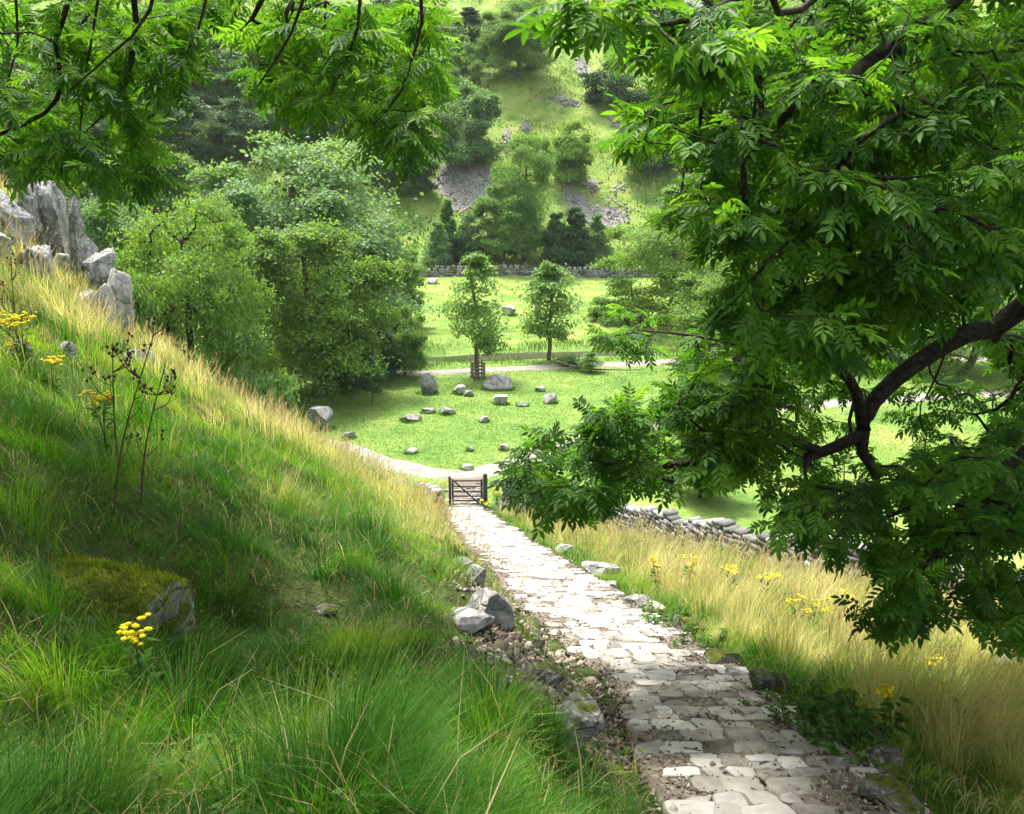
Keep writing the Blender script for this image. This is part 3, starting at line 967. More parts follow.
def bare(x, y):
    b = np.zeros(len(x))
    for c, r in BARE:
        b = np.maximum(b, np.exp(-((x - c[0]) ** 2 + (y - c[1]) ** 2) / (r * r)))
    return b


gparts = []; dparts = []; oparts = []
for (n, r0, r1, K) in ((150000, 1.0, 4.2, 3), (170000, 4.2, 8.5, 3), (120000, 8.5, 15.0, 2), (110000, 15.0, 37.0, 2)):
    x, y, r = polar(n, r0, r1, 1.75, math.radians(54))
    L_, R_, s = area_ok(x, y)
    b = bare(x, y)
    ok = (L_ | R_) & (rng.random(n) > b * 1.25) & ~(L_ & (s > -1.35) & (y > 4.9) & (y < 14) & (rng.random(n) < 0.7))
    x, y, r, s = x[ok], y[ok], r[ok], s[ok]; R_ = R_[ok]
    n = len(x)
    z = hgt(x, y) - 0.02
    P = np.stack([x, y, z], -1)
    # dryness: the sunny crest and the right-hand bank are full of dry stems
    patch = fbm(x * 0.9, y * 0.9, 81, 3) - 0.44
    gold_l = 0.80 * sstep(5.5, 15.0, y) * sstep(0.2, 1.2, -s) + 0.35 * sstep(4.5, 9, y) * sstep(2.6, 1.2, -s)
    gold_r = 0.60 * sstep(0.7, 1.9, s)
    gold = np.where(R_, gold_r, gold_l * 0.62) + patch * np.where(R_, 0.9, 0.9 * sstep(3.5, 7, y) + 0.08)
    cs = 0.26 + 0.016 * r.mean()
    wx_ = x + 0.25 * cs * (vnoise(x * 5, y * 5, 3) - 0.5) * 2; wy_ = y + 0.25 * cs * (vnoise(x * 5, y * 5, 4) - 0.5) * 2
    gx, gy_ = np.floor(wx_ / cs).astype(np.int64), np.floor(wy_ / cs).astype(np.int64)
    hA = _hash(gx, gy_, 15); hB = _hash(gx, gy_, 16); hC = _hash(gx, gy_, 17); hD = _hash(gx, gy_, 18)
    isg = (0.6 * hA + 0.4 * rng.random(n)) < np.clip(gold, 0.02, 0.90)
    clump = fbm(x * 2.1, y * 2.1, 91, 3)
    ln = np.where(isg, rng.uniform(0.26, 0.58, n), rng.uniform(0.15, 0.42, n)) * (0.6 + 0.85 * clump)
    ln = np.where(R_ & isg, ln * 1.2, ln) * np.where(R_, 0.45 + 0.55 * sstep(0.3, 4.0, wall_y(x) - y), 1.0) * (0.45 + 1.0 * hB ** 1.3)
    edge = np.where(R_, s - 0.8, -s - 0.8)
    ln = ln * np.where(R_, 0.35 + 0.65 * sstep(0.0, 0.55, edge), np.where(y < 4.9, 0.45 + 0.55 * sstep(0.0, 0.6, edge), 0.2 + 0.8 * sstep(0.25, 1.1, edge)))
    ln = ln * np.where(R_, 1.0, (1 - 0.5 * sstep(2.6, 1.7, -s) * sstep(3.6, 4.6, y) * sstep(13, 10, y)) * (1 - 0.22 * sstep(3, 4.5, y) * sstep(11, 9, y)))
    wd = np.maximum(0.0033, 0.00060 * r) * rng.uniform(0.6, 1.4, n) * (1 + 1.3 * (rng.random(n) > 0.93))
    # blades flop downhill, each tuft its own way
    th = (fbm(x * 1.3, y * 1.3, 101, 2) - 0.375) * 14 + rng.normal(0, 0.5, n)
    lean = np.stack([np.cos(th) + 0.55, np.sin(th) + 0.25], -1)
    cx = (gx + 0.2 + 0.6 * _hash(gx, gy_, 5)) * cs; cy_ = (gy_ + 0.2 + 0.6 * _hash(gx, gy_, 6)) * cs
    ox, oy = (x - cx) / cs, (y - cy_) / cs
    od = np.hypot(ox, oy)
    lean = norm(lean * 0.8 + np.stack([ox, oy], -1) * 3.2 + np.stack([hC - 0.5, hD - 0.5], -1) * 2.2)
    ln = ln * (1.15 - 0.45 * np.clip(od, 0, 1))
    bend = np.where(isg, rng.uniform(0.2, 0.9, n), rng.uniform(0.35, 1.5, n)) + 0.7 * od
    tint = np.clip(0.42 + (fbm(x * 1.1, y * 1.1, 111, 3) - 0.44) * 2.4 + rng.normal(0, 0.17, n) + (hC - 0.5) * 0.45 + np.where(R_, 0.05, 0.16 * sstep(4, 12, y)), 0, 1)
    for flag, store in ((~isg, gparts), (isg, oparts)):
        if flag.sum():
            store.append(blades(P[flag], ln[flag], lean[flag], wd[flag], bend[flag], K, tint[flag]))
    low = rng.random(n) < 0.035           # flattened thatch between the tufts
    dparts.append(blades(P[low] + np.array([0, 0, 0.05]), rng.uniform(0.08, 0.22, low.sum()), norm(rng.normal(0, 1, (low.sum(), 2)) + np.array([0.4, 0.2])), wd[low], rng.uniform(1.1, 2.0, low.sum()), 2, rng.uniform(0.2, 1, low.sum())))
    dry = rng.random(n) < 0.013
    if dry.sum():
        dparts.append(blades(P[dry], ln[dry] * 1.2 + 0.08, norm(rng.normal(0, 1, (dry.sum(), 2))), wd[dry] * 0.9, rng.uniform(0.8, 1.9, dry.sum()), 3, rng.uniform(0, 1, dry.sum())))
# broad leaved herbs among the grass
n = 26000
x, y, r = polar(n, 1.3, 16, 1.6, math.radians(50))
L_, R_, s = area_ok(x, y, 0.0)
k = (L_ | R_) & (fbm(x * 1.6, y * 1.6, 171, 3) > 0.50)
x, y, r = x[k], y[k], r[k]; n = len(x)
P = np.stack([x, y, hgt(x, y) + rng.uniform(0.02, 0.2, n)], -1)
a = rng.uniform(0, 6.28, n)
ax = norm(np.stack([np.cos(a), np.sin(a), rng.uniform(-0.2, 0.8, n)], -1))
nm = norm(np.array([0, 0, 1.0]) + rng.normal(0, 0.35, (n, 3)))
sdv = norm(np.cross(nm, ax)); Lh = rng.uniform(0.02, 0.05, n)
Vh = np.stack([P, P + ax * (Lh * 0.45)[:, None] + sdv * (Lh * 0.24)[:, None], P + ax * Lh[:, None] - np.array([0, 0, 0.15]) * Lh[:, None], P + ax * (Lh * 0.45)[:, None] - sdv * (Lh * 0.24)[:, None]], 1).reshape(-1, 3)
stuff_from('broad_leaved_herbs', [(Vh, np.arange(4 * n).reshape(n, 4), np.repeat(np.clip(rng.normal(0.5, 0.25, n), 0, 1), 4))], M['weed'])
stuff_from('long_green_grass', gparts, M['grass_green'])
stuff_from('golden_grass', oparts, M['grass_gold'])

# flowering stems with seed heads
n = 15000
x, y, r = polar(n, 2.2, 34, 1.2, math.radians(46))
L_, R_, s = area_ok(x, y, 0.1)
keep = (R_ & (rng.random(n) < 0.9 * sstep(0.7, 1.8, s))) | (L_ & (rng.random(n) < 0.6 * sstep(5, 11, y)))
x, y, r, R_ = x[keep], y[keep], r[keep], R_[keep]
n = len(x)
P = np.stack([x, y, hgt(x, y) - 0.02], -1)
ln = rng.uniform(0.5, 0.95, n) * np.where(R_, 0.5 + 0.5 * sstep(0.3, 4.0, wall_y(x) - y), 0.8)
th = (fbm(x * 0.7, y * 0.7, 121, 2) - 0.375) * 9
lean = norm(np.stack([np.cos(th) + 0.4, np.sin(th)], -1))
bend = rng.uniform(0.05, 0.6, n)
tint = rng.uniform(0.45, 1, n)
wd = np.maximum(0.002, 0.00042 * r)
dparts.append(blades(P, ln, lean, wd, bend, 3, tint))
for k in range(7):     # spikelets round the upper stem
    f = 0.76 + 0.035 * k
    a = bend * (f ** 1.3) * 0.6
    Q = P + np.stack([np.sin(a) * ln * f * lean[:, 0], np.sin(a) * ln * f * lean[:, 1], np.cos(a) * ln * f], -1)
    dparts.append(blades(Q, rng.uniform(0.025, 0.06, n) * (1 + 0.02 * r), norm(rng.normal(0, 1, (n, 2)) + lean), np.maximum(0.004, 0.0008 * r), rng.uniform(0.3, 1.2, n), 1, np.clip(tint + rng.normal(0, .1, n), 0, 1)))
# K differs, so build as separate faces: all are quads, indices already local
stuff_from('grass_seed_heads', dparts, M['grass_dry'])

# short pasture turf on the valley floor, rushes by the stream, bracken on the hill
n = 120000
x = rng.uniform(-22, 34, n); y = 33 + 27 * rng.random(n) ** 1.15
ok = (y > crest_y(np.minimum(x, -2.2)) + 2.0) & ((x < -1.0) | (y > wall_y(x) + 0.5))
d1 = np.full(n, 9.0)
for C in (catmull(np.array(TRK1, float), 0.8), catmull(np.array(TRK2, float), 0.8)):
    for c in C:
        d1 = np.minimum(d1, np.hypot(x - c[0], y - c[1]))
ok &= d1 > 0.72 + 0.4 * (fbm(x, y, 7) - 0.4)
ok &= ~((np.abs(x - xpath(y)) < 0.8) & (y < 37))
x, y = x[ok], y[ok]; n = len(x)
cl = fbm(x * 0.8, y * 0.8, 131, 3)
tp = blades(np.stack([x, y, hgt(x, y) - 0.01], -1), rng.uniform(0.05, 0.11, n) * (0.5 + 1.3 * cl), norm(rng.normal(0, 1, (n, 2))), np.full(n, 0.035), rng.uniform(0.3, 1.2, n), 1,
            np.clip(0.35 + (cl - 0.44) * 2.0 + rng.normal(0, 0.08, n) + 0.2 * (x > 4), 0, 1))
tb2 = []
for bx, by, ra, rb in BOULD:
    k = int(90 + 260 * ra)
    a = rng.uniform(0, 6.28, k); q_ = rng.uniform(0.8, 1.25, k)
    x, y = bx + np.cos(a) * ra * q_, by + np.sin(a) * rb * q_
    tb2.append(blades(np.stack([x, y, hgt(x, y) - 0.01], -1), rng.uniform(0.08, 0.26, k), norm(rng.normal(0, 1, (k, 2))), np.full(k, 0.03), rng.uniform(0.2, 1.0, k), 1, np.clip(rng.normal(0.35, 0.15, k), 0, 1)))
stuff_from('pasture_grass', [tp] + tb2, M['turf'])
n = 30000
x = rng.uniform(-40, 45, n); y = stream_y(x) + rng.choice([-1, 1], n) * rng.uniform(1.3, 3.6, n)
y2 = np.where(rng.random(n) < 0.6, y, stream_y(x) + rng.uniform(2, 36, n))
cl = fbm(x * 0.5, y2 * 0.5, 141, 3)
k = (rng.random(n) < (cl - 0.25) * 2.6)
x, y2, cl = x[k], y2[k], cl[k]; n = len(x)
rp = blades(np.stack([x, y2, hgt(x, y2) - 0.02], -1), rng.uniform(0.15, 0.5, n) * (0.4 + cl), norm(rng.normal(0, 1, (n, 2))), np.full(n, 0.05), rng.uniform(0.2, 0.9, n), 2, np.clip(rng.normal(0.35, 0.2, n) + 0.25 * (y2 > 70), 0, 1))
stuff_from('rushes_and_tussocks', [rp], M['turf'])
n = 90000
x = rng.uniform(-75, 85, n); y = 104 + 95 * rng.random(n)
cl = fbm(x * 0.22, y * 0.22, 151, 4)
k = (rng.random(n) < (cl - 0.26) * 3.0) & (rng.random(n) > scree_amt(x, y) * 1.5)
x, y, cl = x[k], y[k], cl[k]; n = len(x)
bp = blades(np.stack([x, y, hgt(x, y) - 0.03], -1), rng.uniform(0.25, 0.6, n) * (0.5 + cl), norm(rng.normal(0, 1, (n, 2)) + np.array([0, -0.5])), rng.uniform(0.12, 0.3, n), rng.uniform(0.5, 1.6, n), 2,
            np.clip(0.35 + (fbm(x * 0.12, y * 0.12, 161, 3) - 0.44) * 2.2 + rng.normal(0, 0.2, n), 0, 1))
stuff_from('bracken', [bp], M['turf'])


# ------------------------------------------------------------------ branching
class Skel:
    def __init__(self):
        self.P = []; self.par = []; self.rmin = []; self.tip = []

    def node(self, p, par, r=0.0, tip=0):
        self.P.append(np.asarray(p, float)); self.par.append(par); self.rmin.append(r); self.tip.append(tip)
        return len(self.P) - 1

    def limb(self, pts, attach=True, step=0.2):
        """pts rows x, y, z, radius"""
        C = catmull(np.array(pts, float), step)
        par = -1
        if attach and self.P:
            A = np.array(self.P)
            par = int(np.argmin(((A - C[0, :3]) ** 2).sum(1)))
            if np.linalg.norm(A[par] - C[0, :3]) < 0.02:
                C = C[1:]
        for c in C:
            par = self.node(c[:3], par, max(c[3], 0.0))
        return par

    def grow(self, tips, r, step=0.25, wig=0.1, sag=0.06, sort_from=None):
        tips = np.asarray(tips, float)
        A0 = np.array(self.P)
        base = A0 if sort_from is None else A0[sort_from:]
        d = np.array([np.sqrt(((base - t) ** 2).sum(1).min()) for t in tips])
        buf = np.zeros((len(A0) + len(tips) * 40, 3)); n = len(A0); buf[:n] = A0
        ends = []
        for i in np.argsort(d):
            t = tips[i]
            dd = ((buf[:n] - t) ** 2).sum(1)
            k = int(np.argmin(dd))
            a = buf[k].copy(); L = math.sqrt(dd[k])
            m = max(1, int(math.ceil(L / step)))
            if n + m > len(buf): break
            par = k
            w1 = r.normal(0, wig, 3) * L
            for j in range(1, m + 1):
                f = j / m
                p = a + (t - a) * f + w1 * math.sin(f * math.pi) + np.array([0, 0, sag * L]) * math.sin(f * math.pi)
                par = self.node(p, par, 0.0, 1 if j == m else 0)
                buf[n] = p; n += 1
            ends.append(par)
        return ends

    def mesh_parts(self, k=0.003, e=0.48, rmin=0.0022, nbig=8, nsmall=4):
        P = np.array(self.P); par = np.array(self.par); n = len(P)
        cnt = np.array(self.tip, float)
        for i in range(n - 1, -1, -1):
            if par[i] >= 0: cnt[par[i]] += cnt[i]
        R = np.maximum(np.maximum(rmin, k * np.maximum(cnt, 1) ** e), self.rmin)
        kids = {}
        for i in range(n):
            kids.setdefault(par[i], []).append(i)
        mb = MB()
        starts = [(i, None) for i in kids.get(-1, [])]
        while starts:
            i, p0 = starts.pop()
            ch = [] if p0 is None else [p0]
            rr = [] if p0 is None else [min(R[p0], R[i] * 1.25)]
            while True:
                ch.append(i); rr.append(R[i])
                ks = kids.get(i, [])
                if not ks: break
                ks = sorted(ks, key=lambda q: -(cnt[q] + 1000 * self.rmin[q]))
                for q in ks[1:]:
                    starts.append((q, i))
                i = ks[0]
            if len(ch) < 2: continue
            rr = np.array(rr)
            v, f = tube(P[ch], rr, nbig if rr.max() > 0.03 else nsmall)
            mb.add(v, f, 0.5)
        return mb, R


# ------------------------------------------------------------------ leaves
def compound_leaf(npairs, ll, wr, seed):
    """one pinnate leaf of unit rachis length along +X, about +Z up"""
    r = np.random.default_rng(seed)
    V = []; Fq = []

    def leaflet(p, d, L):
        d = norm(d); sd = norm(np.cross(np.array([0, 0, 1.0]), d)); up = np.cross(d, sd)
        w = L * wr * 0.5
        b = len(V)
        dr = np.array([0, 0, -1.0]) * L
        for f, ww, dz in ((0.0, 0, 0), (0.30, 0.92, 0.0), (0.66, 0.86, 0.05), (1.0, 0, 0.16)):
            if ww == 0:
                V.append(p + d * L * f + dr * dz)
            else:
                V.append(p + d * L * f + sd * w * ww + up * w * 0.22 + dr * dz)
        for f, ww, dz in ((0.66, 0.86, 0.05), (0.30, 0.92, 0.0)):
            V.append(p + d * L * f - sd * w * ww + up * w * 0.22 + dr * dz)
        Fq.append((b, b + 1, b + 2, b + 3)); Fq.append((b, b + 3, b + 4, b + 5))

    def rach(t):
        return np.array([t, 0.06 * math.sin(t * 3 + seed), -0.22 * t * t])
    for k in range(npairs):
        t = 0.30 + 0.62 * k / max(1, npairs - 1)
        for sgn in (-1, 1):
            a = math.radians(r.uniform(48, 68))
            leaflet(rach(t), np.array([math.cos(a), sgn * math.sin(a), r.uniform(-0.45, -0.02)]), ll * r.uniform(0.8, 1.1) * (0.85 + 0.25 * t))
    leaflet(rach(1.0), np.array([1, r.uniform(-0.2, 0.2), r.uniform(-0.6, -0.2)]), ll * 1.1)
    b = len(V)
    for t in (0.0, 0.5, 1.0):
        q = rach(t)
        V.append(q + np.array([0, 0.011, 0])); V.append(q - np.array([0, 0.011, 0]))
    Fq += [(b, b + 1, b + 3, b + 2), (b + 2, b + 3, b + 5, b + 4)]
    return np.array(V), np.array(Fq)


LEAFT = [compound_leaf(4, 0.42, 0.40, s) for s in range(4)] + [compound_leaf(5, 0.36, 0.38, s + 9) for s in range(3)]


LEAFN = [compound_leaf(5, 0.40, 0.30, s + 20) for s in range(5)]


def put_leaves(P, D, UP, S, tint, templates=LEAFT):
    X_ = norm(D); Yv = norm(np.cross(UP, X_)); Zv = np.cross(X_, Yv)
    Rm_ = np.stack([X_, Yv, Zv], -1)
    which = rng.integers(len(templates), size=len(P))
    parts = []
    for k, (TV, TF) in enumerate(templates):
        s = which == k
        if not s.any(): continue
        V = np.einsum('nij,mj->nmi', Rm_[s], TV) * S[s][:, None, None] + P[s][:, None]
        m = len(TV)
        Fq = (TF[None] + (np.arange(s.sum()) * m)[:, None, None]).reshape(-1, 4)
        T = np.repeat(tint[s], m) + np.random.default_rng(k).normal(0, 0.06, s.sum() * m)
        parts.append((V.reshape(-1, 3), Fq, np.clip(T, 0, 1)))
    return parts


def in_poly(px, py, poly):
    poly = np.asarray(poly, float)
    ins = np.zeros(len(px), bool)
    j = len(poly) - 1
    for i in range(len(poly)):
        xi, yi = poly[i]; xj, yj = poly[j]
        c = ((yi > py) != (yj > py)) & (px < (xj - xi) * (py - yi) / (yj - yi + 1e-12) + xi)
        ins ^= c
        j = i
    return ins


def sample_region(poly, n, d0, d1, min_sep=0.0):
    poly = np.asarray(poly, float)
    lo, hi = poly.min(0), poly.max(0)
    out = []
    while len(out) < n:
        p = rng.uniform(lo, hi, (n * 4, 2))
        p = p[in_poly(p[:, 0], p[:, 1], poly)]
        for a, b in p:
            out.append(U(a, b, rng.uniform(d0, d1)))
            if len(out) >= n: break
    return np.array(out)


def near_tree(name, base, label, limbs, tips, big_tips, kf, cat='tree', leaf=(0.19, 0.29), nl=7, templates=None):
    root = empty(name, base, label, cat)
    sk = Skel()
    for k, l in enumerate(limbs):
        sk.limb(l, attach=k > 0)
    ends = sk.grow(tips, rng, 0.2, 0.10, 0.04)
    e2 = sk.grow(big_tips, rng, 0.35, 0.10, 0.05) if len(big_tips) else []
    mbs, R = sk.mesh_parts(kf)
    V0 = np.array(base)
    mbs.V = [v - V0 for v in mbs.V]
    mbs.build('trunk', M['bark'], root, True)
    P = np.array(sk.P); par = np.array(sk.par)
    parts = []
    Pl = []; Dl = []; Sl = []; Tl = []
    for ei, e in enumerate(list(ends) + list(e2)):
        p = P[e]
        a = P[par[e]]; a2 = P[par[par[e]]] if par[par[e]] >= 0 else a
        d = norm(p - a2)
        tb = rng.uniform(0.15, 0.75)
        k = nl if ei < len(ends) else nl + 3
        for j in range(k):
            f = j / (k - 1)
            q = p + (a - p) * (1 - f) * rng.uniform(0.6, 1.4)
            side = norm(np.cross(d, np.array([0, 0, 1.0])) + 1e-3) * (1 if j % 2 else -1)
            dd = norm(d * (0.35 + 0.9 * f ** 2) + side * (1.15 - 0.8 * f) + rng.normal(0, 0.35, 3) + np.array([0, 0, -0.22]))
            Pl.append(q); Dl.append(dd); Sl.append(rng.uniform(*leaf) * (1.0 if ei < len(ends) else 1.35)); Tl.append(np.clip(tb + rng.normal(0, 0.16), 0, 1))
    Pl = np.array(Pl); Dl = np.array(Dl)
    UPv = norm(np.array([0, 0, 1.0])[None] + rng.normal(0, 0.38, Pl.shape))
    # keep leaves off the lens
    k = np.linalg.norm(Pl, axis=1) > 1.3
    parts = put_leaves(Pl[k] - V0, Dl[k], UPv[k], np.array(Sl)[k], np.array(Tl)[k], templates or LEAFT)
    V = []; Fs = []; T = []; o = 0
    for v, f, t in parts:
        V.append(v); Fs.append(f + o); T.append(t); o += len(v)
    link('crown', raw_mesh('crown', np.concatenate(V), np.concatenate(Fs), {'tint': np.concatenate(T)}, False), M['leaf_near'], root)
    return root


def offscreen(n, c, rad, margin=25):
    out = []
    while len(out) < n:
        p = rng.normal(0, 1, (400, 3))
        p = norm(p) * rng.uniform(0.45, 1.0, (400, 1)) ** 0.6 * np.array(rad) + np.array(c)
        a, b, d = project(p)
        mg = margin + 0.35 * F / np.maximum(d, 0.6)
        vis = (d > 0.1) & (a > -mg) & (a < W + mg) & (b > -mg) & (b < H + mg)
        far = (np.linalg.norm(p, axis=1) > 2.0) & (p[:, 2] > hgt(p[:, 0], p[:, 1]) + 1.6)
        for q in p[~vis & far]:
            out.append(q)
            if len(out) >= n: break
    return np.array(out)


def L4(pts):
    """branch control points: pixel x, pixel y, depth, radius"""
    return [(*U(a, b, d), r) for a, b, d, r in pts]


# right-hand ash: trunk just outside the frame, limbs reaching down and left across the view
tb = np.array([6.3, 5.2]); zb = H1(*tb)
trunk = [(6.3, 5.2, zb - 0.2, 0.36), (6.2, 5.25, zb + 1.2, 0.27), (6.15, 5.3, zb + 3.0, 0.24), (6.0, 5.3, zb + 5.0, 0.20), (5.9, 5.2, zb + 7.5, 0.15), (5.8, 5.0, zb + 10.2, 0.08)]
limbs = [trunk,
         [(6.0, 5.3, zb + 4.6, 0.16), (5.0, 5.9, 0.75, 0.14)] + L4([(1024, 306, 6.6, .088), (965, 334, 6.5, .076), (912, 366, 6.4, .066), (873, 402, 6.3, .058), (863, 430, 6.3, .050), (862, 453, 6.3, .040)]),
         L4([(864, 433, 6.3, .048), (835, 447, 6.25, .045), (808, 457, 6.2, .038)]),
         L4([(818, 451, 6.2, .035), (795, 441, 6.2, .03), (770, 428, 6.2, .022), (730, 415, 6.3, .016), (690, 420, 6.4, .012), (640, 440, 6.5, .009)]),
         L4([(815, 449, 6.2, .035), (780, 440, 6.1, .03), (745, 452, 6.0, .024), (700, 462, 6.0, .018), (650, 468, 6.0, .012), (600, 488, 6.0, .009), (560, 500, 6.0, .006)]),
         L4([(862, 425, 6.3, .03), (850, 380, 6.1, .022), (800, 345, 6.2, .018), (745, 345, 7.0, .013), (690, 335, 7.6, .010), (640, 330, 8.0, .006)]),
         [(5.95, 5.25, zb + 6.6, 0.10), (5.2, 5.2, 2.6, 0.05)] + L4([(1040, 30, 5.6, .032), (977, 57, 5.4, .026), (935, 113, 5.3, .022), (894, 155, 5.2, .026), (846, 189, 5.2, .020), (805, 206, 5.2, .014), (745, 225, 5.3, .008)]),
         [(5.95, 5.25, zb + 7.4, 0.09), (4.4, 4.6, 3.1, 0.035)] + L4([(950, 5, 4.6, .020), (887, 48, 4.4, .018), (860, 70, 4.3, .021), (839, 86, 4.2, .018), (787, 113, 4.2, .013), (743, 162, 4.2, .008)]),
         [(6.0, 5.3, zb + 5.6, 0.10), (5.3, 5.3, 1.75, 0.07)] + L4([(1024, 165, 5.8, .045), (990, 189, 5.8, .036), (949, 213, 5.8, .030), (894, 248, 5.9, .022), (840, 275, 6.0, .016), (780, 300, 6.3, .01)]),
         [(6.1, 5.3, zb + 3.4, 0.10), (5.0, 5.2, -0.4, 0.07)] + L4([(1040, 440, 5.5, .04), (1001, 484, 5.3, .034), (977, 508, 5.2, .028), (949, 535, 5.1, .020), (918, 580, 5.0, .012), (890, 620, 5.0, .007)]),
         L4([(977, 508, 5.2, .02), (930, 500, 5.2, .014), (880, 520, 5.3, .011), (820, 530, 5.4, .007)]),
         [(5.9, 5.2, zb + 8.0, 0.08), (3.6, 3.9, 3.2, 0.045)] + L4([(860, -40, 3.5, .018), (760, -12, 3.2, .012), (690, 20, 3.0, .008), (620, 28, 2.9, .005)]),
         [(5.9, 5.2, zb + 7.8, 0.10), (4.0, 4.0, 4.4, 0.06), (1.8, 3.2, 5.0, 0.03)],
         [(6.0, 5.2, zb + 7.0, 0.10), (7.6, 6.4, 4.0, 0.06), (9.4, 7.6, 4.6, 0.03)],
         [(6.0, 5.2, zb + 7.0, 0.10), (7.2, 3.4, 3.6, 0.06), (8.2, 1.6, 4.2, 0.03)]]
R1a = [(700, 0), (1035, 0), (1035, 330), (960, 320), (900, 350), (840, 360), (770, 350), (720, 300), (745, 262), (690, 225), (655, 208), (700, 172), (690, 140), (640, 150), (622, 130), (668, 92)]
R1b = [(570, 0), (720, 0), (720, 60), (640, 52), (592, 50), (566, 32)]
R2 = [(700, 350), (790, 370), (812, 420), (770, 470), (700, 478), (640, 488), (600, 510), (560, 516), (520, 492), (510, 466), (560, 424), (620, 404), (672, 392)]
R3 = [(596, 335), (604, 305), (640, 296), (690, 318), (740, 345), (700, 378), (640, 362)]
R4 = [(800, 480), (900, 455), (1035, 400), (1035, 640), (1000, 640), (960, 600), (900, 634), (868, 634), (852, 612), (905, 580), (860, 556), (815, 548), (765, 520)]
R6 = [(740, 380), (820, 340), (1035, 320), (1035, 600), (960, 570), (860, 545), (800, 520), (740, 480)]
R7 = [(790, 350), (1035, 320), (1035, 520), (930, 500), (800, 500)]
R5 = [(930, 380), (1035, 320), (1035, 420), (960, 430), (900, 440)]
tips = np.concatenate([sample_region(R1a, 680, 3.8, 7.2), sample_region(R1b, 22, 2.6, 3.4), sample_region(R2, 230, 5.4, 7.6), sample_region(R3, 22, 7.4, 8.4),
                       sample_region(R4, 210, 4.6, 6.8), sample_region(R5, 22, 6.8, 8),
                       sample_region(R6, 75, 6.9, 8.2), sample_region(R7, 200, 6.9, 8.4), sample_region([(1035, -150), (1330, -150), (1330, 620), (1035, 640)], 260, 4.4, 7.4), sample_region([(560, -220), (1035, -260), (1035, -5), (560, -5)], 110, 4.2, 7.0), sample_region(R1a, 130, 6.8, 8.0)])
LIMBP = [(780, 400), (900, 325), (1040, 270), (1040, 410), (890, 490), (785, 480)]
ta, tb_, td = project(tips)
inl = in_poly(ta, tb_, LIMBP)
tips = np.where(inl[:, None], tips * (rng.uniform(6.9, 8.2, len(tips)) / td)[:, None], tips)
tips = tips[~inl | (rng.random(len(tips)) < 0.4)]
big = np.concatenate([offscreen(170, (6.3, 4.6, 2.8), (4.8, 4.8, 5.0)), offscreen(170, (3.4, 6.2, 5.2), (2.4, 1.9, 1.3))])  # unseen crown; the second cluster is added to shade the upper right leaves
near_tree('ash_tree', (6.3, 5.2, zb), 'dark overhanging ash with a broken bare limb filling the right of the photo', limbs, tips, big, 0.0032, leaf=(0.11, 0.18), nl=9)

# left-hand ash: trunk behind and left of the camera, twigs hanging into the top of the view
zb = H1(-5.6, -0.6)
trunk = [(-5.6, -0.6, zb - 0.2, 0.33), (-5.5, -0.5, zb + 1.5, 0.25), (-5.3, -0.3, zb + 3.4, 0.20), (-5.2, 0.0, zb + 5.5, 0.15), (-5.0, 0.2, zb + 7.8, 0.07)]
limbs = [trunk,
         [(-5.3, -0.3, zb + 3.2, 0.13), (-4.2, 1.6, zb + 3.2, 0.10), (-3.0, 3.4, 4.6, 0.07), (-1.6, 4.6, 4.4, 0.04), (-0.2, 5.2, 4.0, 0.02)],
         [(-5.2, -0.1, zb + 4.0, 0.12), (-5.0, 2.0, 5.2, 0.09), (-4.4, 4.2, 4.9, 0.05), (-3.6, 5.6, 4.2, 0.025)],
         [(-5.2, 0.0, zb + 5.0, 0.10), (-3.6, 1.2, 6.6, 0.06), (-1.6, 3.0, 6.8, 0.03)],
         [(-5.2, 0.0, zb + 5.0, 0.09), (-7.0, 2.0, 6.4, 0.05), (-8.0, 4.0, 6.2, 0.03)]]
hang = [[(134, -60), (134, 0), (136, 20), (131, 62), (117, 100), (86, 131)], [(69, -60), (69, 0), (55, 41), (62, 83), (45, 113), (0, 134)],
        [(98, -60), (98, 0), (86, 69), (79, 144)], [(206, -70), (206, 0), (186, 52), (150, 95)], [(303, -70), (303, 0), (292, 31), (272, 65), (251, 96)],
        [(421, -60), (421, 0), (422, 21), (402, 89), (374, 124)], [(340, -70), (360, 0), (350, 50), (330, 95)], [(20, -60), (16, 0), (18, 40), (8, 80)], [(160, -60), (150, 10), (110, 55), (70, 90)],
        [(270, -70), (262, 0), (240, 30)]]
for h_ in hang:
    d = rng.uniform(3.9, 4.6)
    a0 = h_[0][0]
    up = [(a0 * 0.62 + 80 + rng.normal(0, 15), -430 - rng.uniform(0, 160), d - 0.15, 0.016), (a0 * 0.8 + 35 + rng.normal(0, 12), -240 - rng.uniform(0, 60), d - 0.05, 0.014)]
    limbs.append(L4(up + [(a, b - (30 if k == 0 else 0), d + 0.08 * k, 0.012 * (1 - 0.75 * k / len(h_))) for k, (a, b) in enumerate(h_)]))
A1 = [(-10, 0), (205, 0), (190, 55), (160, 120), (158, 175), (110, 195), (60, 176), (-10, 150)]
A2 = [(232, 0), (440, 0), (438, 62), (428, 128), (398, 158), (362, 130), (330, 104), (285, 112), (246, 88), (262, 40)]
A3 = [(-10, 0), (440, 0), (440, 40), (-10, 55)]
tips = np.concatenate([sample_region(A1, 135, 4.3, 6.6), sample_region(A2, 115, 4.3, 6.6), sample_region(A3, 60, 4.3, 6.6), sample_region([(-150, -260), (500, -260), (480, -10), (-150, -10)], 90, 4.0, 6.4), sample_region([(-260, -100), (-15, -100), (-15, 180), (-260, 240)], 50, 4.0, 6.4)])
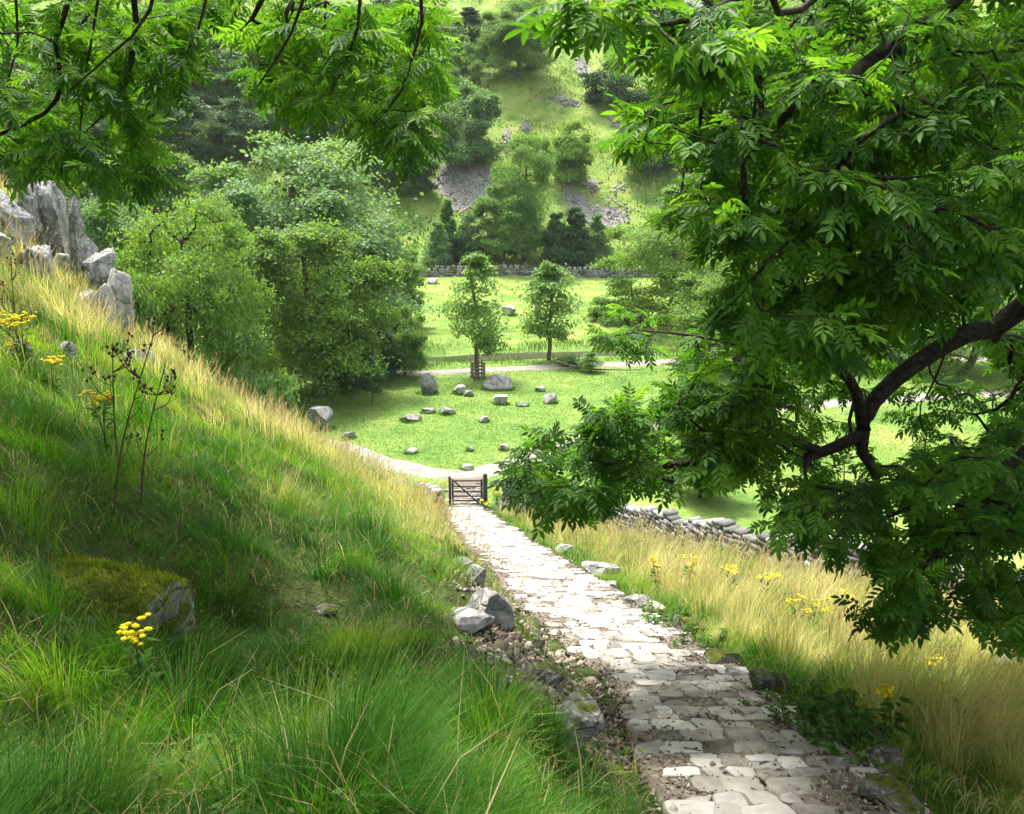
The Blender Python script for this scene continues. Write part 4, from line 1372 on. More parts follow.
big = np.concatenate([offscreen(210, (-2.9, 2.9, 4.7), (2.9, 2.2, 1.3)), offscreen(120, (-4.4, 0.6, 4.4), (3.2, 3.0, 2.2))])  # unseen foliage, placed overhead to throw shade on the lower left grass
near_tree('ash_tree', (-5.6, -0.6, zb), 'ash with thin dark twigs and feathery leaves hanging across the upper left', limbs, tips, big, 0.0017, leaf=(0.11, 0.18), nl=8, templates=LEAFN)


# ------------------------------------------------------------------ trees of the valley
def tree_mesh(name, Ht, R, seed, kind, nleaf, leafL):
    """returns trunk mesh and crown mesh, foot at the origin"""
    global rng
    r = np.random.default_rng(seed)
    sk = Skel()
    b = r.normal(0, 0.03, (6, 2)).cumsum(0) * Ht * 0.5
    top = {'ash': 0.8, 'sapling': 0.93, 'narrow': 0.94, 'bush': 0.7, 'round': 0.8}[kind]
    r0 = Ht * {'ash': 0.026, 'sapling': 0.012, 'narrow': 0.014, 'bush': 0.016, 'round': 0.022}[kind]
    tr = [(0, 0, -0.4, r0 * 1.3)] + [(b[k, 0], b[k, 1], Ht * top * (k + 1) / 6, r0 * (1 - 0.8 * (k + 1) / 6)) for k in range(6)]
    sk.limb(tr, False, Ht / 14)
    lobes = []
    if kind in ('ash', 'round'):
        nlb = 36 if kind == 'ash' else 24
        zc = 0.52 if kind == 'ash' else 0.49
        for k in range(nlb):
            v = norm(r.normal(0, 1, 3)); v[2] = v[2] * 0.9 + 0.12
            f = r.uniform(0.40, 0.96)
            lobes.append((np.array([0, 0, zc * Ht]) + v * f * np.array([R, R, (1 - zc) * Ht]), R * (0.42 - 0.26 * (f - 0.4) / 0.56) * r.uniform(0.75, 1.15)))
        lobes.append((np.array([0, 0, 0.88 * Ht]), R * 0.3))
        for k in range(8):
            a = k * 0.79 + r.uniform(-0.3, 0.3); q_ = r.uniform(0.35, 0.72)
            lobes.append((np.array([math.cos(a) * q_ * R, math.sin(a) * q_ * R, Ht * r.uniform(0.14, 0.27)]), R * r.uniform(0.24, 0.36)))
    elif kind in ('sapling', 'narrow'):
        for k in range(30 if kind == 'sapling' else 64):
            f = r.uniform(0.02, 0.98)
            if kind == 'sapling':
                zz = Ht * (0.20 + 0.78 * f); wd = R * max(0.12, math.sin(math.pi * (0.12 + 0.88 * f) ** 0.85)) ** 0.8
            else:
                zz = Ht * (0.05 + 0.92 * f); wd = R * (1 - f) ** 0.55
            a = k * 2.4 + r.uniform(-0.8, 0.8); q_ = r.uniform(0.3, 0.75)
            lobes.append((np.array([math.cos(a) * wd * q_, math.sin(a) * wd * q_, zz]), max(0.22 * R, wd * r.uniform(0.42, 0.66))))
    else:
        for k in range(16):
            a = r.uniform(0, 6.28); f = r.uniform(0, 0.8) ** 0.6
            zz = Ht * r.uniform(0.12, 0.85) * math.sqrt(max(0.05, 1 - f * f))
            lobes.append((np.array([math.cos(a) * f * R, math.sin(a) * f * R, zz]), R * r.uniform(0.22, 0.34)))
    tips = []; tw = []
    per = 9
    for c, rad in lobes:
        for k in range(per):
            p = c + norm(r.normal(0, 1, 3)) * rad * r.uniform(0.25, 1.0) * np.array([1, 1, 0.75])
            if p[2] < 0.05 * Ht: p[2] = 0.05 * Ht
            tips.append(p); tw.append(rad)
    sk.grow(tips, r, Ht / 14, 0.04, 0.05)
    mbs, _ = sk.mesh_parts(Ht * 0.0011, 0.5, 0.01, 7, 3)
    trunk = mbs.mesh('trunk', True)
    tips = np.array(tips); tw = np.array(tw)
    k = nleaf // len(tips)
    C = np.repeat(tips, k, 0); Rr = np.repeat(tw, k)
    n = len(C)
    v = norm(r.normal(0, 1, (n, 3)))
    v[:, 2] = np.where(v[:, 2] < -0.3, -v[:, 2] * 0.6, v[:, 2])
    P = C + v * (Rr * 0.62)[:, None] * np.where(r.random((n, 1)) < 0.22, r.uniform(1.0, 1.75, (n, 1)), r.uniform(0.3, 1.0, (n, 1)) ** 0.5) * np.array([1, 1, 0.8])
    if kind != 'bush': P = P[P[:, 2] > 0.03 * Ht]
    n = len(P)
    cen = np.array([0, 0, 0.5 * Ht])
    nm = norm(norm(P - cen) * 0.55 + np.array([0, 0, 0.40]) + r.normal(0, 0.55, (n, 3)))
    ax = norm(np.cross(nm, norm(r.normal(0, 1, (n, 3)))))
    ax[:, 2] -= 0.25; ax = norm(ax)
    sd = norm(np.cross(nm, ax))
    L = leafL * r.uniform(0.6, 1.25, n); wv = L * r.uniform(0.26, 0.42, n)
    q0 = P - ax * L[:, None] * 0.5; q2 = P + ax * L[:, None] * 0.5 - np.array([0, 0, 1]) * L[:, None] * 0.15
    q1 = P + sd * wv[:, None] + nm * L[:, None] * 0.07; q3 = P - sd * wv[:, None] + nm * L[:, None] * 0.07
    V = np.stack([q0, q1, q2, q3], 1).reshape(-1, 3)
    b = np.arange(n)[:, None] * 4
    Fl = np.concatenate([b + np.array([[0, 1, 2]]), b + np.array([[0, 2, 3]])])
    tint = 0.45 + (fbm(P[:, 0] * 0.5 + seed, P[:, 1] * 0.5 + P[:, 2] * 0.6, seed, 2) - 0.375) * 1.1 + r.normal(0, 0.16, n)
    crown = raw_mesh('crown', V, Fl, {'tint': np.repeat(np.clip(tint, 0, 1), 4)})
    return trunk, crown, float(np.percentile(P[:, 2], 99.7)), float(np.percentile(np.hypot(P[:, 0], P[:, 1]), 96))


VAR = {'ash': [tree_mesh('ash', 14, 6.4, 11 + k, 'ash', (75000, 65000, 34000)[k], 0.25) for k in range(3)],
       'round': [tree_mesh('round', 9, 4.0, 31 + k, 'round', 30000, 0.27) for k in range(3)],
       'sapling': [tree_mesh('sapling', 8, 2.1, 41 + k, 'sapling', 7000, 0.22) for k in range(2)],
       'narrow': [tree_mesh('narrow', 8, 2.3, 51 + k, 'narrow', 20000, 0.24) for k in range(2)],
       'bush': [tree_mesh('bush', 5, 3.6, 61 + k, 'bush', 20000, 0.25) for k in range(3)]}
_tc = {}


def shared(me, mat):
    k = (me.name, mat)
    if k not in _tc:
        c = me.copy(); c.materials.clear(); c.materials.append(M[mat]); _tc[k] = c
    return _tc[k]


def tree(px, top, wpx, label, kind='round', var=0, mat='leaf_tree', y=None, foot=None, group=None, name=None, cat='tree', bark='bark_pale'):
    """px centre, top row and width as seen; stands at ground distance y or with its foot at row foot"""
    if y is None:
        q = hit(px, foot)
    else:
        xx = 0
        for _ in range(6):
            zz = H1(xx, y)
            xx = (px - 512) / F * (y * CP - zz * SP)
        q = np.array([xx, y, zz])
    v = (top - 407) / F
    t = q[1] / (CP - v * SP)
    ht = t * (-SP - v * CP) - q[2]
    tr, cr, H0, R0 = VAR[kind][var % len(VAR[kind])]
    rx = wpx * (q[1] * CP - q[2] * SP) / F / 2
    sx = rx / R0
    root = empty(name or {'ash': 'ash_tree', 'round': 'tree', 'sapling': 'young_tree', 'narrow': 'young_tree', 'bush': 'bush'}[kind], q, label, cat, group, rng.uniform(0, 6.28), (sx, sx, ht / (H0 * 1.0)))
    a = link('trunk', shared(tr, bark), None, root)
    b = link('crown', shared(cr, mat), None, root)
    return root


g = 'big trees at the foot of the left slope'
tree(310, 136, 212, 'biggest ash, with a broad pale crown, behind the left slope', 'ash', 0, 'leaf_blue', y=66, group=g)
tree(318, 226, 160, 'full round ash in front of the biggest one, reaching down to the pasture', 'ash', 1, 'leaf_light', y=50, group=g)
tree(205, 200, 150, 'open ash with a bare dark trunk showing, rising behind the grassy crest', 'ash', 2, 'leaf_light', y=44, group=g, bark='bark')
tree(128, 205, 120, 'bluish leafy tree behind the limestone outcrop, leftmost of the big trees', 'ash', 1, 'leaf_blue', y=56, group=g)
tree(258, 330, 90, 'low leafy bush rising behind the grassy crest below the round ash', 'bush', 0, y=42, group=g, name='bush', cat='bush')
tree(150, 290, 70, 'leafy bush behind the crest beside the pale rock pillar', 'bush', 1, y=40, group=g, name='bush', cat='bush')
g = 'small dark trees in the shade by the far track'
tree(405, 308, 46, 'small round tree by the far track at the right side of the big ashes', 'round', 0, 'leaf_tree', foot=376, group=g)
tree(380, 318, 46, 'small dark tree under the biggest ash with a thin stem', 'round', 1, 'leaf_dark', foot=380, group=g)
tree(372, 350, 28, 'thin leaning sapling at the edge of the shade, in front of the dark trees', 'sapling', 1, 'leaf_dark', foot=404, group=g)
tree(352, 330, 60, 'dark bush filling the shade between the round ash and the far track', 'bush', 2, 'leaf_dark', foot=392, group=g, cat='bush')
tree(395, 235, 60, 'slender tree behind the small trees by the far track', 'round', 2, 'leaf_tree', y=72, group=g)

# young tree in its guard
yt = tree(478, 254, 62, 'young tree with a square wooden guard round its stem in the pasture', 'sapling', 0, 'leaf_tree', foot=378)
yt_q = np.array(yt.location); ys_ = np.array(yt.scale)
gu = empty('tree_guard', yt_q, 'square slatted wooden guard round the stem of the young pasture tree', 'tree guard')
for k in range(4):
    a = k * math.pi / 2 + 0.3
    c, s = math.cos(a + math.pi / 4), math.sin(a + math.pi / 4)
    v, f = box(c * 0.52, s * 0.52, 0.5, 0.09, 0.09, 1.2)
    link('post', raw_mesh('post', v, f), M['fence_wood'], gu)
    mb_ = MB()
    for j in range(4):
        v, f = box(math.cos(a) * 0.40, math.sin(a) * 0.40, 0.22 + 0.24 * j, 0.03, 0.70, 0.11, rot=None)
        v = (v - np.array([math.cos(a) * 0.40, math.sin(a) * 0.40, 0])) @ rotz(a).T + np.array([math.cos(a) * 0.40, math.sin(a) * 0.40, 0])
        mb_.add(v, f, 0.5)
    mb_.build('slat_panel', M['fence_wood'], gu)
tree(548, 262, 56, 'young tree beyond the far track, right of the guarded one', 'sapling', 1, 'leaf_tree', foot=360)
tree(590, 352, 26, 'tiny leafy sapling beside the far track next to the overhanging leaves', 'sapling', 0, 'leaf_tree', foot=372)
tree(572, 358, 36, 'low shrub on the bank of the stream beside the far track', 'bush', 1, 'leaf_tree', foot=366, cat='bush')
g = 'trees beyond the pasture on the right'
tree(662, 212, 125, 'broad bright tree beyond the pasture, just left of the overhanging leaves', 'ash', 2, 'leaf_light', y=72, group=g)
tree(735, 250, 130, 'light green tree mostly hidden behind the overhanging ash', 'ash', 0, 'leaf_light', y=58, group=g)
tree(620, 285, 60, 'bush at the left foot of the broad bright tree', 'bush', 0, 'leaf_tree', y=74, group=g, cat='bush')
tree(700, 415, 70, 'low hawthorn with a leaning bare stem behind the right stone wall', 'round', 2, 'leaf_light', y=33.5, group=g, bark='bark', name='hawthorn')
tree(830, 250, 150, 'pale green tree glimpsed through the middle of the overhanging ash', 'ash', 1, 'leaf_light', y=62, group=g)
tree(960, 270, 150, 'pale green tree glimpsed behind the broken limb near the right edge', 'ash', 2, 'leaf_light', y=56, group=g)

g = 'trees on the far hillside'
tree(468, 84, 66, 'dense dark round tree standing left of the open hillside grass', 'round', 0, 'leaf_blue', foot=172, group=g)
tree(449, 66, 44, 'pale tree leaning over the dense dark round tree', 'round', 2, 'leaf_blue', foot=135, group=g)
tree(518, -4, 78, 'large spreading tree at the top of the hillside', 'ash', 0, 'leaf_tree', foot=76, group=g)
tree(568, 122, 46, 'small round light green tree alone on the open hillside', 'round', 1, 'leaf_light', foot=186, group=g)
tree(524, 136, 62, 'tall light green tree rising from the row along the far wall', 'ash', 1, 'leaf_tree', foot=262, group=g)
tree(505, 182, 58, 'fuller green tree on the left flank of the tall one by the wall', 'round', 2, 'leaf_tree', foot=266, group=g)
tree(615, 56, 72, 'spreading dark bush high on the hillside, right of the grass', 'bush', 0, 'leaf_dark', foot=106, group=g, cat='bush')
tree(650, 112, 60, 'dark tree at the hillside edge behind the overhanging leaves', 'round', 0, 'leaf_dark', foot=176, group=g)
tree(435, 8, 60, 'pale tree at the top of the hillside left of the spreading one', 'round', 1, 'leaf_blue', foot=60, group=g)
tree(470, 8, 34, 'slim dark tree at the hilltop between two larger ones', 'narrow', 0, 'leaf_dark', foot=40, group=g)
tree(472, 44, 40, 'low bush under the large spreading hilltop tree', 'bush', 1, 'leaf_tree', foot=84, group=g, cat='bush')
tree(575, 208, 34, 'dark blue green young tree at the right end of the wall row', 'narrow', 0, 'leaf_dark', foot=272, group=g)
tree(597, 214, 32, 'grey green young tree, last of the wall row on the right', 'narrow', 1, 'leaf_blue', foot=272, group=g)
tree(556, 214, 34, 'dark young tree in the middle of the wall row', 'narrow', 1, 'leaf_dark', foot=272, group=g)
tree(438, 222, 30, 'bluish young tree, leftmost of the row along the far wall', 'narrow', 1, 'leaf_blue', foot=271, group=g)
tree(470, 216, 36, 'rounded dark young tree near the fallen dead branch', 'round', 1, 'leaf_dark', foot=266, group=g)
tree(448, 200, 22, 'short light young tree between the two leftmost of the wall row', 'narrow', 0, 'leaf_tree', foot=262, group=g)
tree(412, 150, 50, 'dark green tree behind the right side of the biggest ash', 'round', 2, 'leaf_dark', foot=196, group=g)
tree(398, 80, 56, 'tree behind the tips of the hanging left leaves', 'round', 0, 'leaf_blue', foot=140, group=g)
tree(690, 60, 70, 'pale bush behind the top of the overhanging ash', 'bush', 2, 'leaf_blue', foot=110, group=g, cat='bush')
tree(700, 175, 80, 'leafy tree behind the left fringe of the overhanging ash', 'round', 1, 'leaf_tree', foot=235, group=g)
g = 'dark wood behind the left trees'
WL = 'one of the dark trees of the wood behind the biggest ash and the hanging leaves'
for k, (px, top, w, foot, kind, mt) in enumerate([(180, 95, 80, 170, 'round', 'leaf_dark'), (235, 100, 60, 160, 'round', 'leaf_dark'), (150, 140, 90, 215, 'round', 'leaf_tree'), (120, 110, 80, 180, 'round', 'leaf_dark'),
                                                   (60, 100, 90, 175, 'round', 'leaf_dark'), (15, 120, 80, 190, 'round', 'leaf_dark'), (280, 70, 70, 140, 'round', 'leaf_blue'), (220, 40, 80, 110, 'round', 'leaf_blue'),
                                                   (330, 90, 60, 150, 'round', 'leaf_dark'), (360, 40, 70, 110, 'round', 'leaf_tree'), (300, 10, 80, 85, 'round', 'leaf_dark'), (150, 40, 80, 110, 'round', 'leaf_tree'),
                                                   (80, 40, 90, 110, 'round', 'leaf_dark'), (10, 40, 90, 115, 'round', 'leaf_tree'), (200, -25, 90, 50, 'round', 'leaf_tree'), (110, -30, 90, 45, 'round', 'leaf_blue'), (390, -10, 70, 60, 'round', 'leaf_dark'),
                                                   (262, 30, 50, 100, 'bush', 'leaf_light'), (365, 130, 60, 185, 'round', 'leaf_tree'), (90, 180, 80, 235, 'round', 'leaf_dark')]):
    tree(px, top, w, WL, kind, k, mt, foot=foot, group=g)
g = 'trees behind the overhanging ash on the right'
for k, (px, top, w, foot) in enumerate([(760, 90, 90, 165), (840, 80, 90, 160), (930, 90, 100, 170), (1010, 80, 100, 165), (780, 170, 90, 245), (870, 175, 100, 250), (960, 180, 100, 255), (1040, 180, 100, 260), (720, 5, 90, 70), (820, 0, 100, 75), (930, 0, 100, 80), (1020, 0, 100, 75)]):
    tree(px, top, w, 'far hillside tree glimpsed through the overhanging ash on the right', 'round', k, ('leaf_tree', 'leaf_light', 'leaf_dark')[k % 3], foot=foot, group=g)


# ------------------------------------------------------------------ dry stone walls
def stone_wall(pts, hgt_m, thick, label, sl=0.26, sh=0.14, group='dry stone walls', ragged=0.15):
    C = catmull(np.array(pts, float), 0.1)
    seg = np.concatenate([[0], np.cumsum(np.linalg.norm(np.diff(C, axis=0), axis=1))])
    Ltot = seg[-1]
    q0 = np.array([C[0, 0], C[0, 1], H1(C[0, 0], C[0, 1])])
    root = empty('dry_stone_wall', q0, label, 'wall', group)

    def at(s):
        return np.array([np.interp(s, seg, C[:, 0]), np.interp(s, seg, C[:, 1])])
    body = MB(); cope = MB()
    rows = int(round(hgt_m / sh))
    for k in range(rows + 1):
        s = rng.uniform(0, sl)
        while s < Ltot - 0.05:
            l = sl * rng.uniform(0.6, 1.5)
            p = at(s + l / 2); e = at(min(Ltot, s + l / 2 + 0.1)) - at(max(0, s + l / 2 - 0.1))
            ang = math.atan2(e[1], e[0])
            top_h = hgt_m * (1 + ragged * 2 * (float(vnoise(np.array([s * 0.4]), np.array([1.0]), 3)[0]) - 0.5))
            zc = (k + 0.5) * sh
            gz = H1(p[0], p[1]) - 0.05
            if zc < top_h:
                th = thick * (1 - 0.3 * zc / hgt_m)
                v, f = box(0, 0, 0, l * 0.97, th * rng.uniform(0.9, 1.1), sh * rng.uniform(0.85, 1.12), 0.16, rotz(ang) @ rot_rand(0.09))
                body.add(v + np.array([p[0], p[1], gz + zc]) - q0, f, rng.uniform(0, 1))
            elif zc < top_h + sh:
                v, f = box(0, 0, 0, l * 0.6, thick * 0.75 * rng.uniform(0.85, 1.1), sh * rng.uniform(1.2, 1.9), 0.2, rotz(ang) @ rot_rand(0.25))
                cope.add(v + np.array([p[0], p[1], gz + zc + 0.02]) - q0, f, rng.uniform(0.2, 1))
            s += l
    body.build('stone_courses', M['wallstone'], root)
    if cope.V: cope.build('coping', M['wallstone'], root)
    return root


stone_wall([(-0.55, 32.1), (0.4, 32.1), (2.4, 31.5), (4.0, 30.0), (5.4, 26.2), (6.7, 22.8), (9.0, 19.3), (12.0, 18.2), (18, 17.2), (26, 16.3)], 1.1, 0.6, 'long dry stone wall bordering the golden grass right of the gate', 0.28, 0.13)
stone_wall([(-2.95, 32.2), (-3.6, 33.2), (-4.6, 34.3), (-6.0, 35.3)], 0.55, 0.55, 'low tumbledown stone wall running left from the gate', 0.28, 0.13, ragged=0.5)
stone_wall([(-30, 101), (-14, 101), (-2, 101.2), (10, 101.2), (30, 101.8), (60, 103)], 0.95, 0.7, 'distant straight stone wall at the foot of the hillside', 0.55, 0.24)
fp = empty('fence', (-14, 101.9, H1(-14, 101.9)), 'thin post fence standing along the distant stone wall', 'fence')
for k in range(17):
    x = -14 + 2.6 * k; z = H1(x, 101.9)
    v, f = box(x + 14, 0, z - fp.location.z + 0.7, 0.12, 0.12, 1.6)
    link('post', raw_mesh('post', v, f), M['fence_wood'], fp)
for hz in (0.95, 1.3):
    Pw = [(-14 + 1.3 * k, 101.9, H1(-14 + 1.3 * k, 101.9) + hz) for k in range(33)]
    v, f = tube(np.array(Pw) - np.array(fp.location), np.full(33, 0.012), 4)
    w_ = MB().add(v, f, 0).build('wire', M['iron'], fp)

# ------------------------------------------------------------------ gate
gq = hit(468, 503)
gy = 31.9
tdep = gy * CP - (H1(-1.8, gy)) * SP
gxl = (451 - 512) / F * tdep; gxr = (484 - 512) / F * tdep
gz = H1((gxl + gxr) / 2, gy)
gate = empty('gate', ((gxl + gxr) / 2, gy, gz), 'small dark five barred wooden gate closed across the end of the path', 'gate')
hw_ = (gxr - gxl) / 2


def part_box(name, c, s, mat, rot=None, par=gate):
    v, f = box(*c, *s, 0.0)
    if rot is not None:
        v = (v - np.array(c)) @ rot.T + np.array(c)
    o = link(name, raw_mesh(name, v, f), M[mat], par)
    bv = o.modifiers.new('bevel', 'BEVEL'); bv.width = 0.012; bv.segments = 2
    return o


part_box('post', (-hw_ - 0.03, 0.0, 0.52), (0.10, 0.10, 1.55), 'gate_wood')
part_box('post', (hw_ + 0.06, 0.0, 0.55), (0.17, 0.17, 1.70), 'gate_wood')
part_box('stile', (-hw_ + 0.08, 0.0, 0.62), (0.075, 0.06, 1.12), 'gate_wood')
part_box('stile', (hw_ - 0.085, 0.0, 0.62), (0.085, 0.06, 1.12), 'gate_wood')
for k, z in enumerate((0.13, 0.29, 0.47, 0.66, 0.88, 1.13)):
    part_box('bar', (0, -0.002 * k - 0.045, z), (2 * hw_ - 0.10, 0.03, 0.062), 'gate_wood')
ang = math.atan2(1.0, 2 * hw_ - 0.3)
Ry = np.array([[math.cos(ang), 0, math.sin(ang)], [0, 1, 0], [-math.sin(ang), 0, math.cos(ang)]])
part_box('brace', (0.0, -0.095, 0.63), (math.hypot(1.0, 2 * hw_ - 0.3), 0.03, 0.07), 'gate_wood', Ry)
part_box('hinge', (hw_ - 0.16, -0.085, 1.02), (0.3, 0.012, 0.045), 'iron')
part_box('hinge', (hw_ - 0.16, -0.085, 0.36), (0.3, 0.012, 0.045), 'iron')
part_box('latch', (-hw_ + 0.10, -0.085, 0.98), (0.16, 0.02, 0.04), 'iron')


# ------------------------------------------------------------------ fallen dead branches on the hillside
def dead_branch(px, py, wpx, label, flip=1):
    q = hit(px, py)
    s = wpx * (q[1] * CP - q[2] * SP) / F
    root = empty('dead_branch', q, label, 'branch', 'bleached dead branches on the hillside')
    r = 0.045 * s
    mbb = MB()
    v, f = tube(catmull(np.array([(-0.5, 0, 0.02), (-0.2, 0, 0.22), (0.1, 0.05, 0.42), (0.35, 0, 0.70)]) * s * np.array([flip, 1, 1]), 0.1 * s), np.linspace(r * 1.5, r * .6, len(catmull(np.array([(-0.5, 0, 0.02), (-0.2, 0, 0.22), (0.1, 0.05, 0.42), (0.35, 0, 0.70)]) * s, 0.1 * s))), 7)
    mbb.add(v, f, 0)
    mbb.build('stem', M['dead_wood'], root, True)
    for pts_ in ([(0.0, 0.02, 0.36), (0.25, 0.0, 0.2), (0.5, 0, 0.03)], [(0.05, 0.03, 0.40), (-0.12, 0, 0.62)], [(-0.2, 0, 0.22), (-0.35, 0, 0.40)]):
        C = catmull(np.array(pts_) * s * np.array([flip, 1, 1]), 0.1 * s)
        v, f = tube(C, np.linspace(r, r * .4, len(C)), 6)
        MB().add(v, f, 0).build('side_limb', M['dead_wood'], root, True)
    return root


dead_branch(467, 214, 17, 'bleached forked dead branch lying below the grey scree')
dead_branch(612, 206, 18, 'bleached dead branch lying on the right hand scree', -1)
q = hit(605, 372)
lg = empty('fallen_branch', q, 'thin fallen grey branch on the grass below the far track', 'branch')
for nm_, pts_ in (('stem', [(-3.4, 0.2, 0.7), (-1.5, 0.1, 0.25), (0.8, 0, 0.15), (2.6, -0.2, 0.2)]), ('side_limb', [(-1.5, 0.1, 0.25), (-2.0, 0.3, 0.8), (-2.6, 0.4, 1.1)])):
    C = catmull(np.array(pts_), 0.3)
    v, f = tube(C, np.linspace(0.09, 0.03, len(C)), 6)
    MB().add(v, f, 0).build(nm_, M['bark_pale'], lg, True)


# ------------------------------------------------------------------ wild flowers and weeds
def leaf_kites(P, ax, nm, L, wr):
    sd = norm(np.cross(nm, ax))
    q0 = P; q2 = P + ax * L[:, None] - np.array([0, 0, 0.12]) * L[:, None]
    q1 = P + ax * (L * 0.45)[:, None] + sd * (L * wr * 0.5)[:, None]; q3 = P + ax * (L * 0.45)[:, None] - sd * (L * wr * 0.5)[:, None]
    V = np.stack([q0, q1, q2, q3], 1).reshape(-1, 3)
    b = np.arange(len(P))[:, None] * 4
    return V, np.concatenate([b + np.array([[0, 1, 2]]), b + np.array([[0, 2, 3]])])


def ragwort(px, py, hpx, label, heads=26, spread=0.16, depth=None, wide=1.0, group='ragwort plants with yellow flowers'):
    """px, py: the flower head; hpx: how far the plant reaches down"""
    q = hit(px, py + hpx) if depth is None else U(px, py + hpx, depth)
    if q is None: return
    t = q[1] * CP - q[2] * SP
    hh = hpx * t / F / CP
    hh = min(max(hh, 0.3), 1.1)
    root = empty('ragwort', q, label, 'flower', group)
    st = MB(); fl = MB(); lf = MB()
    sp = spread * wide
    big = 1 + 0.04 * t
    for k in range(max(3, heads // 6)):
        a = rng.uniform(0, 6.28); rr = sp * math.sqrt(rng.random())
        top = np.array([math.cos(a) * rr, math.sin(a) * rr, hh * rng.uniform(0.86, 1.0)])
        C = catmull(np.array([(0, 0, -0.03), (top[0] * 0.15, top[1] * 0.15, hh * 0.5), top]), hh / 6)
        v, f = tube(C, np.linspace(0.004, 0.002, len(C)) * big, 4)
        st.add(v, f, rng.random())
        n = 9; fl = MB()
        Pf = top + np.stack([rng.normal(0, 0.028, n), rng.normal(0, 0.028, n), rng.normal(0.0, 0.010, n)], -1) * (0.7 + 0.3 * big)
        for p in Pf:           # a little dome of ray florets
            v0, f0 = ICO[0]
            fl.add(v0 * np.array([0.013, 0.013, 0.007]) * big + p, f0, rng.uniform(0.2, 1))
            m = 6
            an = rng.uniform(0, 6.28) + np.arange(m) * 6.28 / m
            ax = np.stack([np.cos(an), np.sin(an), np.full(m, 0.15)], -1)
            v, f = leaf_kites(np.repeat(p[None], m, 0), ax, np.repeat(np.array([[0, 0, 1.0]]), m, 0), np.full(m, 0.016 * big), 0.45)
            fl.add(v, f, rng.uniform(0.3, 1))
        fl.build('flower_head', M['flower'], root)
    n = 46
    z = hh * rng.uniform(0.1, 0.85, n); an = rng.uniform(0, 6.28, n)
    ax = norm(np.stack([np.cos(an), np.sin(an), rng.uniform(-0.2, 0.6, n)], -1))
    v, f = leaf_kites(np.stack([np.cos(an) * sp * 0.25 * z / hh, np.sin(an) * sp * 0.25 * z / hh, z], -1), ax, norm(np.array([0, 0, 1.0]) + rng.normal(0, 0.3, (n, 3))), rng.uniform(0.05, 0.11, n) * (0.6 + 0.4 * big), 0.38)
    lf.add(v, f, np.repeat(rng.uniform(0, 1, n), 4))
    st.build('stem', M['stem'], root); lf.build('foliage', M['weed'], root)
    return root


ragwort(28, 316, 62, 'broad bunch of yellow ragwort at the left edge below the outcrop', 60, 0.20)
ragwort(24, 342, 34, 'smaller yellow ragwort just under the broad bunch at the left edge', 14, 0.08)
ragwort(55, 360, 40, 'yellow ragwort on the left slope between the broad bunch and the thistles', 20, 0.10)
ragwort(108, 392, 70, 'ragwort with fading yellow heads among the dead thistles', 34, 0.10)
ragwort(148, 614, 110, 'single ragwort in front of the mossy boulder in the dark grass', 12, 0.022)
ragwort(655, 556, 46, 'yellow ragwort standing above the right path edge beside the long flat stone', 16, 0.09)
ragwort(688, 556, 42, 'yellow ragwort in the golden grass right of the first one by the path', 24, 0.16)
ragwort(730, 566, 36, 'loose yellow ragwort in the golden grass below the stone wall', 24, 0.22)
ragwort(765, 571, 36, 'bright ragwort close under the stone wall, left of two drooping sprays', 26, 0.24)
ragwort(794, 594, 40, 'low ragwort in mid slope under the wall', 18, 0.16)
ragwort(812, 602, 36, 'bright compact ragwort right of the low one in mid slope', 22, 0.16)
ragwort(838, 592, 34, 'ragwort partly behind the drooping leaves at mid slope', 22, 0.2)
ragwort(888, 680, 70, 'tall ragwort in the right golden grass above the dark stones', 18, 0.09)
ragwort(960, 690, 60, 'pale ragwort in the golden grass near the right edge', 24, 0.18)
ragwort(930, 655, 40, 'small ragwort between the tall one and the white rock', 12, 0.1)
ragwort(1015, 705, 60, 'ragwort at the extreme right edge of the golden grass', 20, 0.15)
ragwort(497, 490, 14, 'dense yellow ragwort patch under the wall right of the gate', 70, 0.5)
ragwort(486, 500, 12, 'ragwort growing against the right gate post', 30, 0.25)
ragwort(535, 510, 16, 'ragwort beneath the tip of the overhanging bough', 30, 0.5)
ragwort(606, 508, 16, 'ragwort by the wall under the overhanging bough', 30, 0.5)
ragwort(424, 479, 12, 'small yellow ragwort beside the low wall left of the gate', 20, 0.25)


